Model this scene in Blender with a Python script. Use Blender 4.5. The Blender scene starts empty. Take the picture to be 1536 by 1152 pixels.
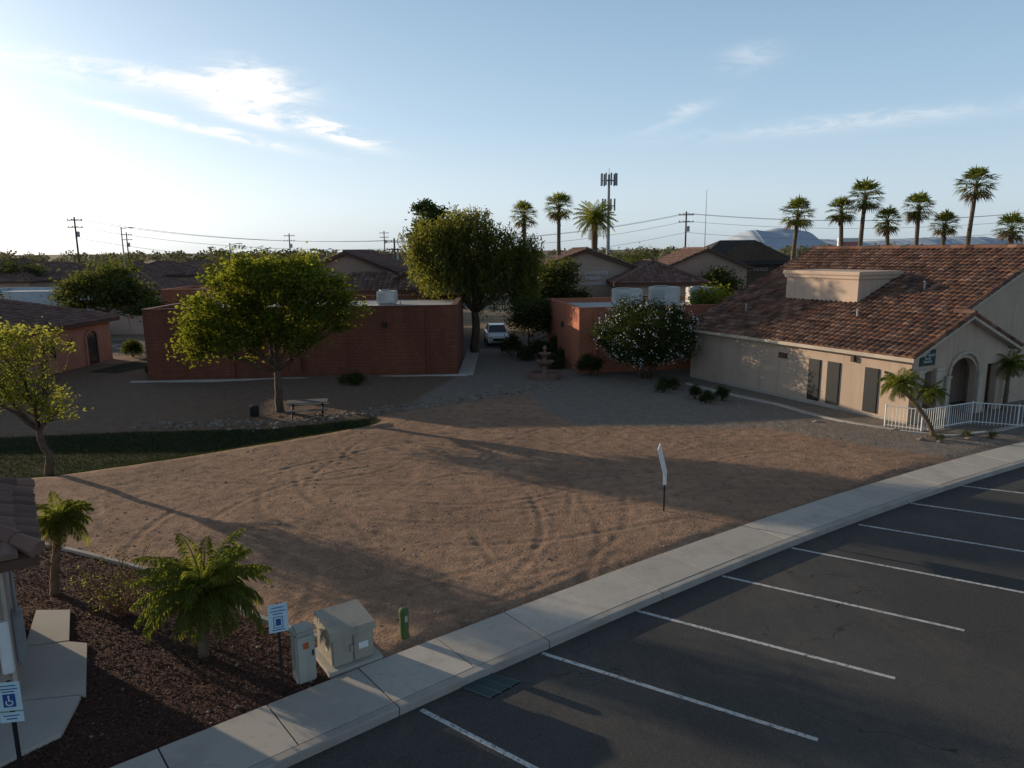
import bpy, math, numpy as np, random, bmesh
from mathutils import Matrix, Vector
R=np.random.default_rng(7); random.seed(7)
sc=bpy.context.scene; COL=sc.collection
rad=math.radians
H=7.3; SUN_AZ=-58.0; SUN_EL=10.4

# ------------------------------------------------------------------ mesh builder
class MB:
    def __init__(s): s.V=[];s.n=0;s.F=[];s.M=[];s.T=[]
    def add(s,V,F,mi=0,tone=None,M=None):
        V=np.asarray(V,float).reshape(-1,3)
        if M is not None:
            A=np.array(M); V=V@A[:3,:3].T+A[:3,3]
        if isinstance(F,np.ndarray): F=[F]
        else:
            d={}
            for f in F: d.setdefault(len(f),[]).append(f)
            F=[np.array(x) for x in d.values()]
        for a in F:
            s.F.append(a+s.n); s.M.append(np.full(len(a),mi) if np.isscalar(mi) else np.asarray(mi))
            s.T.append(R.random(len(a)) if tone is None else (np.full(len(a),tone) if np.isscalar(tone) else np.asarray(tone)))
        s.V.append(V); s.n+=len(V); return s
    def box(s,x0,y0,z0,x1,y1,z1,mi=0,M=None):
        V=[(x0,y0,z0),(x1,y0,z0),(x1,y1,z0),(x0,y1,z0),(x0,y0,z1),(x1,y0,z1),(x1,y1,z1),(x0,y1,z1)]
        return s.add(V,[(0,3,2,1),(4,5,6,7),(0,1,5,4),(1,2,6,5),(2,3,7,6),(3,0,4,7)],mi,.5,M)
    def bbox(s,x0,y0,z0,x1,y1,z1,mi=0,b=.02,M=None):   # box with chamfered edges
        c=((x0+x1)/2,(y0+y1)/2,(z0+z1)/2)
        bm=bmesh.new(); bmesh.ops.create_cube(bm,size=1)
        for v in bm.verts: v.co=Vector((c[0]+v.co.x*(x1-x0),c[1]+v.co.y*(y1-y0),c[2]+v.co.z*(z1-z0)))
        bmesh.ops.bevel(bm,geom=bm.edges[:],offset=b,segments=2,affect='EDGES')
        bm.verts.index_update()
        V=[v.co[:] for v in bm.verts]; F=[[v.index for v in f.verts] for f in bm.faces]; bm.free()
        return s.add(V,F,mi,.5,M)
    def tube(s,P,rr,n=8,mi=0,cap=True,tone=.5):
        P=np.asarray(P,float); rr=np.broadcast_to(np.asarray(rr,float),(len(P),))
        d=np.gradient(P,axis=0); d/=np.linalg.norm(d,axis=1)[:,None]+1e-9
        ref=np.where(np.abs(d[:,2:3])>.9,[[1.,0,0]],[[0,0,1.]])
        a=np.cross(d,ref); a/=np.linalg.norm(a,axis=1)[:,None]+1e-9
        b=np.cross(d,a)
        th=np.arange(n)*2*np.pi/n
        V=P[:,None]+rr[:,None,None]*(a[:,None]*np.cos(th)[None,:,None]+b[:,None]*np.sin(th)[None,:,None])
        V=V.reshape(-1,3); F=[]
        for i in range(len(P)-1):
            for k in range(n):
                k2=(k+1)%n; F.append((i*n+k,i*n+k2,(i+1)*n+k2,(i+1)*n+k))
        if cap: F.append(tuple(range(n))[::-1]); F.append(tuple((len(P)-1)*n+k for k in range(n)))
        return s.add(V,F,mi,tone)
    def lathe(s,prof,n=20,mi=0,c=(0,0,0),tone=.5):
        th=np.arange(n)*2*np.pi/n
        V=[(c[0]+r*math.cos(t),c[1]+r*math.sin(t),c[2]+z) for r,z in prof for t in th]; F=[]
        for i in range(len(prof)-1):
            for k in range(n):
                k2=(k+1)%n; F.append((i*n+k,i*n+k2,(i+1)*n+k2,(i+1)*n+k))
        return s.add(V,F,mi,tone)
    def quad(s,a,b,c,d,mi=0,tone=.5): return s.add([a,b,c,d],[(0,1,2,3)],mi,tone)
    def poly(s,P,mi=0): return s.add(P,[tuple(range(len(P)))],mi,.5)
    def build(s,name,mats,parent=None,loc=(0,0,0),rz=0,smooth=False):
        V=np.concatenate(s.V); me=bpy.data.meshes.new(name)
        me.vertices.add(len(V)); me.vertices.foreach_set('co',V.ravel().astype(np.float32))
        L=np.concatenate([a.ravel() for a in s.F]); sz=np.concatenate([np.full(len(a),a.shape[1]) for a in s.F])
        st=np.concatenate([[0],np.cumsum(sz)[:-1]])
        me.loops.add(len(L)); me.loops.foreach_set('vertex_index',L.astype(np.int32))
        me.polygons.add(len(sz)); me.polygons.foreach_set('loop_start',st.astype(np.int32))
        me.polygons.foreach_set('material_index',np.concatenate(s.M).astype(np.int32))
        me.polygons.foreach_set('use_smooth',np.full(len(sz),smooth))
        me.update(calc_edges=True)
        at=me.attributes.new('tone','FLOAT','FACE'); at.data.foreach_set('value',np.concatenate(s.T).astype(np.float32))
        me.validate()
        for m in (mats if isinstance(mats,(list,tuple)) else [mats]): me.materials.append(m)
        o=bpy.data.objects.new(name,me); COL.objects.link(o)
        o.location=loc; o.rotation_euler=(0,0,rz)
        if parent: o.parent=parent
        return o
def empty(name,loc=(0,0,0),rz=0):
    o=bpy.data.objects.new(name,None); COL.objects.link(o); o.location=loc; o.rotation_euler=(0,0,rz); o.empty_display_size=.5; return o
def text(name,body,size,M,m,parent,ext=.01):
    c=bpy.data.curves.new(name,'FONT'); c.body=body; c.size=size; c.extrude=ext; c.align_x='CENTER'; c.space_line=.85; c.materials.append(m)
    o=bpy.data.objects.new(name,c); COL.objects.link(o); o.parent=parent; o.matrix_local=M; return o

# ------------------------------------------------------------------ materials
class NT:
    def __init__(s,nt): s.nt=nt
    def n(s,t,**k):
        o=s.nt.nodes.new(t)
        for a,b in k.items(): setattr(o,a,b)
        return o
    def l(s,a,b): s.nt.links.new(a,b)
    def set(s,inp,v):
        if isinstance(v,bpy.types.NodeSocket): s.l(v,inp)
        else: inp.default_value=v
    def math(s,op,a,b=0,c=None,clamp=False):
        o=s.n('ShaderNodeMath',operation=op,use_clamp=clamp); s.set(o.inputs[0],a); s.set(o.inputs[1],b)
        if c is not None: s.set(o.inputs[2],c)
        return o.outputs[0]
    def noise(s,vec,scale,det=3,rough=.55,out='Fac',dist=0):
        o=s.n('ShaderNodeTexNoise'); o.inputs['Scale'].default_value=scale; o.inputs['Detail'].default_value=det
        o.inputs['Roughness'].default_value=rough; o.inputs['Distortion'].default_value=dist
        if vec is not None: s.l(vec,o.inputs['Vector'])
        return o.outputs[out]
    def vor(s,vec,scale,feature='F1'):
        o=s.n('ShaderNodeTexVoronoi',feature=feature); o.inputs['Scale'].default_value=scale
        if vec is not None: s.l(vec,o.inputs['Vector'])
        return o
    def rng(s,v,a,b,c=0,d=1):
        o=s.n('ShaderNodeMapRange'); s.set(o.inputs[0],v)
        for i,q in enumerate((a,b,c,d)): o.inputs[i+1].default_value=q
        return o.outputs[0]
    def mix(s,f,a,b,bt='MIX'):
        o=s.n('ShaderNodeMix',data_type='RGBA',blend_type=bt); s.set(o.inputs[0],f)
        for i,q in ((6,a),(7,b)):
            if isinstance(q,bpy.types.NodeSocket): s.l(q,o.inputs[i])
            else: o.inputs[i].default_value=(*q,1)[:4]
        return o.outputs[2]
    def bump(s,h,st,dist):
        o=s.n('ShaderNodeBump'); o.inputs['Strength'].default_value=st; o.inputs['Distance'].default_value=dist
        s.l(h,o.inputs['Height']); return o.outputs[0]
    def scale(s,vec,k):
        o=s.n('ShaderNodeMapping'); s.l(vec,o.inputs[0]); o.inputs['Scale'].default_value=k; return o.outputs[0]
def newmat(name):
    m=bpy.data.materials.new(name); m.use_nodes=True; t=NT(m.node_tree); p=m.node_tree.nodes['Principled BSDF']
    co=t.n('ShaderNodeTexCoord').outputs['Object']; return m,t,p,co
def ramp(t,fac,cols):
    r=t.n('ShaderNodeValToRGB'); e=r.color_ramp.elements
    e[0].position=cols[0][0]; e[0].color=(*cols[0][1],1); e[1].position=cols[-1][0]; e[1].color=(*cols[-1][1],1)
    for pz,q in cols[1:-1]:
        z=e.new(pz); z.color=(*q,1)
    t.l(fac,r.inputs[0]); return r.outputs[0]
def mat(name,c,c2=None,ns=1.5,rough=.85,bs=0,bst=.3,bd=.01,metal=0,tone=None,spec=.3,stain=None):
    m,t,p,co=newmat(name); c2=c2 or tuple(x*.75 for x in c)
    f=t.rng(t.noise(co,ns,3,.62),.3,.7)
    col=t.mix(f,c,c2)
    if tone:
        a=t.n('ShaderNodeAttribute',attribute_name='tone')
        col=t.mix(t.math('MULTIPLY',f,.3),ramp(t,a.outputs['Fac'],[(i/(len(tone)-1),q) for i,q in enumerate(tone)]),c2)
    if stain:   # vertical weather streaks
        s_=t.rng(t.noise(t.scale(co,(2.2,2.2,.18)),1.6,3,.6),.52,.75); col=t.mix(t.math('MULTIPLY',s_,stain),col,tuple(x*.55 for x in c2))
    t.l(col,p.inputs['Base Color']); p.inputs['Roughness'].default_value=rough; p.inputs['Metallic'].default_value=metal
    p.inputs['Specular IOR Level'].default_value=spec
    if bs: t.l(t.bump(t.noise(co,bs,2,.65),bst,bd),p.inputs['Normal'])
    return m
def leafmat(name,dark,light,trans=.45,tcol=None):
    m,t,p,co=newmat(name); a=t.n('ShaderNodeAttribute',attribute_name='tone').outputs['Fac']
    d=t.n('ShaderNodeBsdfDiffuse'); t.l(t.mix(a,dark,light),d.inputs[0])
    tr=t.n('ShaderNodeBsdfTranslucent'); tc=tcol or tuple(min(1,x*1.9) for x in light)
    t.l(t.mix(a,tuple(x*.5 for x in tc),tc),tr.inputs[0])
    mx=t.n('ShaderNodeMixShader'); mx.inputs[0].default_value=trans; t.l(d.outputs[0],mx.inputs[1]); t.l(tr.outputs[0],mx.inputs[2])
    t.l(mx.outputs[0],m.node_tree.nodes['Material Output'].inputs[0]); m.node_tree.nodes.remove(p); return m

M_stucco=mat('stucco_beige',(.47,.365,.285),(.40,.305,.235),.8,.92,35,.3,.01,stain=.35)
M_trim=mat('trim_cream',(.51,.44,.36),None,1.2,.8)
M_white=mat('white_paint',(.75,.76,.76),(.62,.63,.63),3,.5)
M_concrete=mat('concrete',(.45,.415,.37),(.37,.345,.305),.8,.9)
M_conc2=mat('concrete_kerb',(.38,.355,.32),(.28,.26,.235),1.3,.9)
M_brown=mat('brown_fascia',(.10,.055,.04),None,3,.6)
M_darkmetal=mat('dark_metal',(.03,.03,.032),None,3,.45,metal=.3)
M_galv=mat('galvanised_metal',(.35,.36,.37),(.25,.26,.27),3,.5,metal=.3)
M_glass=mat('dark_glass',(.02,.025,.03),(.03,.035,.04),1,.12,spec=.8)
M_screen=mat('perforated_shutter',(.022,.026,.028),None,5,.6)
M_bark=mat('bark',(.13,.09,.065),(.06,.042,.03),6,.95,22,.8,.03)
M_palmbark=mat('palm_bark',(.18,.135,.095),(.08,.06,.04),5,.95,14,.8,.04)
M_tile=mat('clay_tile',(.3,.15,.1),(.11,.07,.055),1.1,.88,tone=[(.055,.03,.024),(.17,.078,.048),(.26,.125,.075),(.11,.055,.038),(.34,.20,.135),(.075,.045,.036),(.20,.105,.07)])
M_tile2=mat('clay_tile_dusky',(.3,.15,.1),(.10,.07,.06),1.1,.88,tone=[(.11,.065,.055),(.17,.095,.075),(.22,.13,.10),(.14,.08,.065),(.25,.16,.13)])
def brickmat(name,c1,c2,mort):
    m,t,p,co=newmat(name)
    sp=t.n('ShaderNodeSeparateXYZ'); t.l(co,sp.inputs[0]); cb=t.n('ShaderNodeCombineXYZ')
    t.l(t.math('ADD',sp.outputs[0],sp.outputs[1]),cb.inputs[0]); t.l(sp.outputs[2],cb.inputs[1])
    b=t.n('ShaderNodeTexBrick'); t.l(cb.outputs[0],b.inputs[0]); b.inputs['Scale'].default_value=1
    b.inputs['Brick Width'].default_value=.4; b.inputs['Row Height'].default_value=.2; b.inputs['Mortar Size'].default_value=.014
    b.inputs['Color1'].default_value=(*c1,1); b.inputs['Color2'].default_value=(*c2,1); b.inputs['Mortar'].default_value=(*mort,1)
    col=t.mix(t.math('MULTIPLY',t.rng(t.noise(t.scale(co,(1,1,.3)),.7,3,.65),.4,.7),.6),b.outputs[0],tuple(x*.45 for x in c2))
    t.l(col,p.inputs['Base Color']); p.inputs['Roughness'].default_value=.93; return m
M_brickred=brickmat('red_block',(.20,.068,.035),(.165,.055,.030),(.095,.036,.023))
M_orange=mat('terracotta_stucco',(.42,.16,.09),(.34,.125,.075),.7,.92,stain=.3)
M_pink=mat('pink_stucco',(.46,.245,.17),(.38,.205,.14),.7,.92,stain=.3)
M_roofwhite=mat('white_roof_membrane',(.55,.55,.54),(.42,.42,.41),.6,.8)
M_ac=mat('ac_unit_paint',(.50,.50,.48),(.40,.40,.38),1.5,.6)

# ------------------------------------------------------------------ noise helper
def vn(x,y,s,seed=0):
    x=x/s+seed*17.3; y=y/s+seed*9.7
    xi=np.floor(x);yi=np.floor(y);fx=x-xi;fy=y-yi
    fx=fx*fx*(3-2*fx);fy=fy*fy*(3-2*fy)
    def h(a,b):
        q=np.sin(a*127.1+b*311.7+seed*74.7)*43758.5453; return q-np.floor(q)
    return (h(xi,yi)*(1-fx)+h(xi+1,yi)*fx)*(1-fy)+(h(xi,yi+1)*(1-fx)+h(xi+1,yi+1)*fx)*fy
def sdf(x,y,P):   # positive inside
    P=np.array(P,float); d=np.full(x.shape,1e9); ins=np.zeros(x.shape,bool)
    for i in range(len(P)):
        a=P[i];b=P[(i+1)%len(P)]; e=b-a
        t=np.clip(((x-a[0])*e[0]+(y-a[1])*e[1])/(e@e),0,1)
        d=np.minimum(d,np.hypot(x-a[0]-t*e[0],y-a[1]-t*e[1]))
        c=((a[1]>y)!=(b[1]>y))
        with np.errstate(divide='ignore',invalid='ignore'):
            xx=(b[0]-a[0])*(y-a[1])/(b[1]-a[1])+a[0]
        ins^=c&(x<xx)
    return np.where(ins,d,-d)
def polyfn(pts,x1=19,x0=-9):
    p=np.polyfit(*np.array(pts).T,2); d=np.polyder(p)
    def f(x):
        x=np.asarray(x,float); xc=np.clip(x,x0,x1)
        return np.polyval(p,xc)+np.polyval(d,xc)*(x-xc)
    return f
yk=polyfn([(-8,5.5),(-3.58,9.23),(-2.15,10.4),(-.41,11.78),(1.37,13.12),(4.86,15.6),(9.67,19.0),(12.61,20.95),(17.7,23.9)])
yi=polyfn([(-8,7.5),(-5.66,9.36),(-3.81,10.93),(-2.32,12.0),(-.51,13.41),(1.38,14.84),(3.57,16.5),(5.86,18.15),(10.8,21.4),(13.96,23.4),(18.75,26.1)])
GRASS=[(-30,28.6),(-22,28.6),(-19,29.1),(-15.9,29.6),(-10.4,30.0),(-8,31.0),(-6.2,31.9),(-5.7,31.2),(-6.0,30.3),(-7.9,28.7),(-11.6,25.9),(-15.3,23.4),(-18,22.8),(-30,22)]
MULCH=[(-16,18.3),(-12.67,17.67),(-10.74,16.88),(-8.16,15.63),(-6.84,14.68),(-4.95,13.36),(-3.69,12.6),(-2.7,12.3),(-2.5,11.3),(-9,6),(-16,6)]
GRAVR=[(-5.5,32.6),(-2.3,34.6),(0.8,36.6),(1.6,32),(2.8,29.6),(6.4,29.4),(10.5,28.9),(13.2,25.9),(15.6,24.2),(19,26.5),(30,33),(30,60),(-3,60),(-3.2,42)]
GRAVL=[(-34,28),(-22,28.6),(-15.9,29.6),(-10.4,30),(-8,31),(-6,32),(-2.3,34.6),(0.8,36.6),(-3.2,43),(-2.5,50),(-24,50),(-34,44)]
LAWN2=[(-26.5,44.5),(-24.5,44),(-21.6,49),(-23.5,53),(-25.5,53)]
rr_=np.random.default_rng(21)
RUTS=[(-2.5,23.0,4.3,60,260),(-2.2,22.6,5.9,50,270),(-7.3,26.5,4.0,190,330),(1.5,30.5,9.0,190,300),(1.8,30.9,10.6,185,310),(6,8,13.5,60,130),(6.2,8,15.1,55,135),(-4,36,17.5,235,310),(-4,36,19.1,235,310),(-1,21,2.2,0,200),(3,40,13,220,300),(3,40,14.6,222,298),(-12,14,7.5,-10,70),(-12,14,9.0,-15,75),(8,33,9,200,290),(-5,60,33,255,290),(-5,60,34.6,255,292),(-3,60,38,250,285),(9.5,23,3.2,20,240)]
for _ in range(15):
    a0=rr_.uniform(-8,10);b0=rr_.uniform(17,28);r0=rr_.uniform(3,9);s0=rr_.uniform(0,360);e0=rr_.uniform(70,200)
    RUTS+=[(a0,b0,r0,s0,s0+e0),(a0,b0,r0+1.55,s0+5,s0+e0-4)]
def hgt(x,y,full=False):
    g=sdf(x,y,GRASS); gg=np.clip((g+.6)/2.2,0,1); h=-.38*gg*gg*(3-2*gg)
    rough=np.clip(sdf(x,y,[(-20,8),(22,8),(22,32),(0,36),(-20,36)])/1.,0,1)*(1-gg)
    h=h+rough*(.022*(vn(x,y,1.1,1)-.5)+.016*(vn(x,y,.45,2)-.5)+.018*(vn(x,y,.2,3)-.5)+.10*(vn(x,y,4.5,4)-.5))
    gl=np.clip(sdf(x,y,GRAVL)/2.,0,1); h=h+gl*(.22*(vn(x,y,4.,31)-.3)+.04*(vn(x,y,.6,32)-.5))
    dirt=rough*np.clip(-sdf(x,y,GRAVR)/.5,0,1)*np.clip(-sdf(x,y,MULCH)/.4,0,1)
    wx=x+.4*(vn(x,y,3.2,11)-.5)+.05*(vn(x,y,.4,13)-.5); wy=y+.4*(vn(x,y,3.0,12)-.5); tint=np.zeros_like(h)
    for cx,cy,r,a0,a1 in RUTS:
        rr=np.hypot(wx-cx,wy-cy)-r; an=np.degrees(np.arctan2(wy-cy,wx-cx)); mid=(a0+a1)/2; da=(an-mid+180)%360-180
        m=np.clip(((a1-a0)/2-np.abs(da))/15,0,1)*dirt*np.clip(vn(x,y,3.,int(r*3))*1.9-.45,0,1)*(.55+.45*vn(x,y,.5,int(r*5)))
        c=np.exp(-(rr/.10)**2)
        h=h+m*(-.017*c+.014*np.exp(-((np.abs(rr)-.19)/.06)**2)); tint=np.maximum(tint,m*c)
    d=y-yi(x); f=np.clip(d/.5,0,1); f=f*f*(3-2*f); h=h*f-.045*(1-f)+.012*f*np.clip(1-d/1.5,0,1)
    return (h,tint) if full else h

# ------------------------------------------------------------------ ground (one sheet)
def axis(a,b,da,lo,hi,dm):
    A=np.arange(a,b,da); L=np.arange(a-dm,lo,-dm)[::-1]; U=np.arange(b,hi,dm)
    F=np.array([1,3,8,20,45,100,250,600,1500,3500,7000.])
    return np.concatenate([lo-F[::-1],L,A,U,hi+F])
xs=axis(-13,13,.075,-34,34,.4); ys=axis(11,31,.075,1,62,.4)
X,Y=np.meshgrid(xs,ys); near=(np.abs(X)<36)&(Y<64)&(Y>-2)
Z=np.zeros(X.shape); TI=np.zeros(X.shape); Z[near],TI[near]=hgt(X[near],Y[near],True)
Z[(Y-yk(X)<1.0)&(Y<200)]=-.3
nx,ny=len(xs),len(ys); idx=np.arange(nx*ny).reshape(ny,nx)
F=np.stack([idx[:-1,:-1],idx[:-1,1:],idx[1:,1:],idx[1:,:-1]],-1).reshape(-1,4)
g=MB(); g.add(np.stack([X,Y,Z],-1).reshape(-1,3),F,0,.5)
m,t,p,co=newmat('ground_soil')
def A(n): return t.n('ShaderNodeAttribute',attribute_name=n).outputs['Fac']
n1=t.noise(co,.35,2,.6); n2=t.noise(co,2.3,3,.7); n3=t.noise(co,13,3,.75)
vv=t.vor(co,32); sv=t.n('ShaderNodeSeparateColor'); t.l(vv.outputs['Color'],sv.inputs[0])
dirt=t.mix(t.rng(n1,.35,.65),(.35,.222,.145),(.26,.163,.108))
dirt=t.mix(t.rng(n2,.45,.70),dirt,(.185,.118,.080)); dirt=t.mix(t.math('MULTIPLY',t.rng(n3,.5,.75),.6),dirt,(.13,.085,.06))
dirt=t.mix(t.math('MULTIPLY',t.rng(sv.outputs[0],.8,.95),.5),dirt,(.42,.31,.22))
dirt=t.mix(t.math('MULTIPLY',A('m_rut'),.35),dirt,(.14,.092,.064))
grl=t.mix(sv.outputs[0],(.12,.08,.055),(.25,.172,.122)); grl=t.mix(t.math('MULTIPLY',t.rng(n2,.4,.7),.5),grl,(.115,.08,.057))
grr=t.mix(sv.outputs[1],(.155,.13,.108),(.31,.262,.215)); grr=t.mix(t.math('MULTIPLY',t.rng(n2,.4,.7),.45),grr,(.135,.108,.086))
mul=t.mix(sv.outputs[2],(.035,.02,.016),(.10,.05,.036))
gra=t.mix(t.rng(n3,.3,.7),(.018,.025,.010),(.036,.045,.018)); gra=t.mix(t.rng(n2,.5,.75),gra,(.06,.05,.028))
far=t.mix(t.rng(t.noise(co,.03,3,.6),.4,.6),(.24,.185,.13),(.10,.098,.06))
col=dirt
for nm,c,amp in (('m_far',far,.5),('m_gravl',grl,1.2),('m_gravr',grr,1.6),('m_grass',gra,.7),('m_mulch',mul,.35)):
    v=t.math('ADD',A(nm),t.math('MULTIPLY',t.math('SUBTRACT',n3,.5),amp)); col=t.mix(t.rng(v,-.12,.12),col,c)
t.l(col,p.inputs['Base Color']); p.inputs['Roughness'].default_value=.97; p.inputs['Specular IOR Level'].default_value=.12
t.l(t.bump(n3,.9,.035),p.inputs['Normal'])
go=g.build('ground',m,smooth=True)
def setattr_pt(n,v):
    a=go.data.attributes.new(n,'FLOAT','POINT'); a.data.foreach_set('value',v.ravel().astype(np.float32))
def msk(P):
    v=np.full(X.shape,-9.); v[near]=sdf(X[near],Y[near],P); return np.clip(v,-2,2)
setattr_pt('m_grass',np.maximum(msk(GRASS),msk(LAWN2))); setattr_pt('m_mulch',msk(MULCH)); setattr_pt('m_gravl',msk(GRAVL)); setattr_pt('m_gravr',msk(GRAVR)); setattr_pt('m_rut',TI)
setattr_pt('m_far',np.clip(np.maximum(Y-52,np.abs(X)-32),-2,2))
def zg(x,y): return float(hgt(np.array([float(x)]),np.array([float(y)]))[0])

# ------------------------------------------------------------------ asphalt parking lot
m,t,p,co=newmat('asphalt')
n1=t.noise(co,.25,3,.6); n2=t.noise(co,2.0,4,.75); n4=t.noise(co,75,2,.7)
c=t.mix(t.rng(n1,.35,.65),(.050,.048,.046),(.074,.071,.066)); c=t.mix(t.math('MULTIPLY',t.rng(n2,.48,.75),.6),c,(.036,.035,.034))
c=t.mix(t.math('MULTIPLY',t.rng(n4,.52,.68),.85),c,(.18,.168,.15))
cr=t.math('ABSOLUTE',t.math('SUBTRACT',t.noise(co,.33,4,.55,dist=.8),.5)); crack=t.rng(cr,.0006,.0032,1,0); cmask=t.rng(t.noise(co,.22,1),.47,.55)
c=t.mix(t.math('MULTIPLY',t.math('MULTIPLY',crack,cmask),.75),c,(.016,.016,.016))
c=t.mix(t.math('MULTIPLY',t.rng(t.noise(t.scale(co,(1,.35,1)),.6,4,.75),.52,.74),.5),c,(.14,.115,.09))
t.l(c,p.inputs['Base Color']); p.inputs['Roughness'].default_value=.9; p.inputs['Specular IOR Level'].default_value=.2
t.l(t.bump(n4,.8,.008),p.inputs['Normal']); M_asph=m
a=MB(); xx=np.linspace(-12,60,145); n=len(xx)
def kshift(x,d):
    sl=(yk(x+.1)-yk(x-.1))/.2; L=np.hypot(1,sl); return x+d*sl/L, yk(x)-d/L
V=[];F=[]
for i,x in enumerate(xx): V+= [(*map(float,kshift(x,-.05)),-.13),(float(x)+40,float(yk(x))-60,-.13)]
for i in range(n-1): F.append((2*i,2*i+1,2*i+3,2*i+2))
a.add(V,F,0,.5); a.build('parking_lot_asphalt',M_asph)
m,t,p,co=newmat('road_paint_worn')
w=t.rng(t.noise(co,14,4,.75),.50,.63); w2=t.rng(t.noise(co,1.2,2),.3,.8)
t.l(t.mix(t.math('MULTIPLY',w,.85),t.mix(w2,(.60,.59,.57),(.42,.41,.40)),(.08,.08,.075)),p.inputs['Base Color']); p.inputs['Roughness'].default_value=.8
M_paint=m
S=[(-1.51,10.54),(.51,12.18),(2.52,13.74),(4.72,15.30),(6.87,16.82),(9.23,18.31),(11.49,19.91),(13.89,21.41)]
E=[(2.2,7.7),(4.56,9.73),(6.54,11.29),(8.69,12.85),(11.2,14.2),(13.4,15.9),(15.6,17.6),(18.0,19.3)]
ln=MB()
for (a0,b0),(a1,b1) in zip(S,E):
    a0,b0,a1,b1=[q*1.018 for q in (a0,b0,a1,b1)]; d=np.array([a1-a0,b1-b0]); d/=np.linalg.norm(d); q=np.array([-d[1],d[0]])*.045
    ln.quad((a0-q[0],b0-q[1],-.126),(a1-q[0],b1-q[1],-.126),(a1+q[0],b1+q[1],-.126),(a0+q[0],b0+q[1],-.126))
ln.build('parking_stall_lines',M_paint)
# ------------------------------------------------------------------ sidewalk + kerb
def inner(x):
    kx,ky=float(x),float(yk(x)); sl=float((yk(x+.1)-yk(x-.1))/.2); L=math.hypot(1,sl); nx_,ny_=-sl/L,1/L
    d=1.0
    for _ in range(12):
        px,py=kx+nx_*d,ky+ny_*d; d+=(float(yi(px))-py)*.6
    return d,nx_,ny_
sw=MB(); x=-9.5
while x<42:
    x2=x+1.27
    d1,nx1,ny1=inner(x); d2,nx2,ny2=inner(x2)
    def P(xq,d,nn,z): return (xq+nn[0]*d,float(yk(xq))+nn[1]*d,z)
    e=.010; zt=.022+random.uniform(-.004,.004)
    xa,xb=x+e,x2-e
    top=[P(xa,.172,(nx1,ny1),zt),P(xb,.172,(nx2,ny2),zt),P(xb,d2,(nx2,ny2),zt),P(xa,d1,(nx1,ny1),zt)]
    bot=[(q[0],q[1],-.2) for q in top]
    sw.add(top+bot,[(0,1,2,3),(0,4,5,1),(1,5,6,2),(2,6,7,3),(3,7,4,0)],0,random.random())
    x=x2
x=-9.5
while x<42:
    x2=x+2.54; N=4; q=np.linspace(x+.006,x2-.006,N+1); V=[]
    for xx_ in q:
        _,a1,b1=inner(xx_)
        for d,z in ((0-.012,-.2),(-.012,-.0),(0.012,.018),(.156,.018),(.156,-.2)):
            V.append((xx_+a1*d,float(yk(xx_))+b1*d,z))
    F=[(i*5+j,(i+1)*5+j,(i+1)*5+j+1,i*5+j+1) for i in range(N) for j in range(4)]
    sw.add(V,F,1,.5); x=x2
m,t,p,co=newmat('sidewalk_slab')
a=t.n('ShaderNodeAttribute',attribute_name='tone').outputs['Fac']
c=t.mix(a,(.41,.375,.325),(.50,.46,.40)); c=t.mix(t.math('MULTIPLY',t.rng(t.noise(co,1.1,4,.7),.48,.72),.6),c,(.30,.268,.232))
c=t.mix(t.math('MULTIPLY',t.rng(t.noise(co,5,4,.75),.56,.72),.45),c,(.23,.19,.15)); c=t.mix(t.math('MULTIPLY',t.noise(co,90,1),.25),c,(.25,.235,.21))
t.l(c,p.inputs['Base Color']); p.inputs['Roughness'].default_value=.9
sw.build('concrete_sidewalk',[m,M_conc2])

# ------------------------------------------------------------------ camera
th=rad(10.5); ro=rad(-.5)
Rv=Vector((1,0,0)); D=Vector((0,-math.sin(th),-math.cos(th))); Fw=Vector((0,math.cos(th),-math.sin(th)))
cx=Rv*math.cos(ro)-D*math.sin(ro); cy=-(Rv*math.sin(ro)+D*math.cos(ro)); cz=-Fw
cam=bpy.data.cameras.new('camera'); cam.sensor_width=36; cam.lens=1085/1536*36; cam.clip_end=20000; cam.clip_start=.1
co_=bpy.data.objects.new('camera',cam); COL.objects.link(co_)
co_.matrix_world=Matrix(((cx.x,cy.x,cz.x,0),(cx.y,cy.y,cz.y,0),(cx.z,cy.z,cz.z,H),(0,0,0,1))); sc.camera=co_

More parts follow.
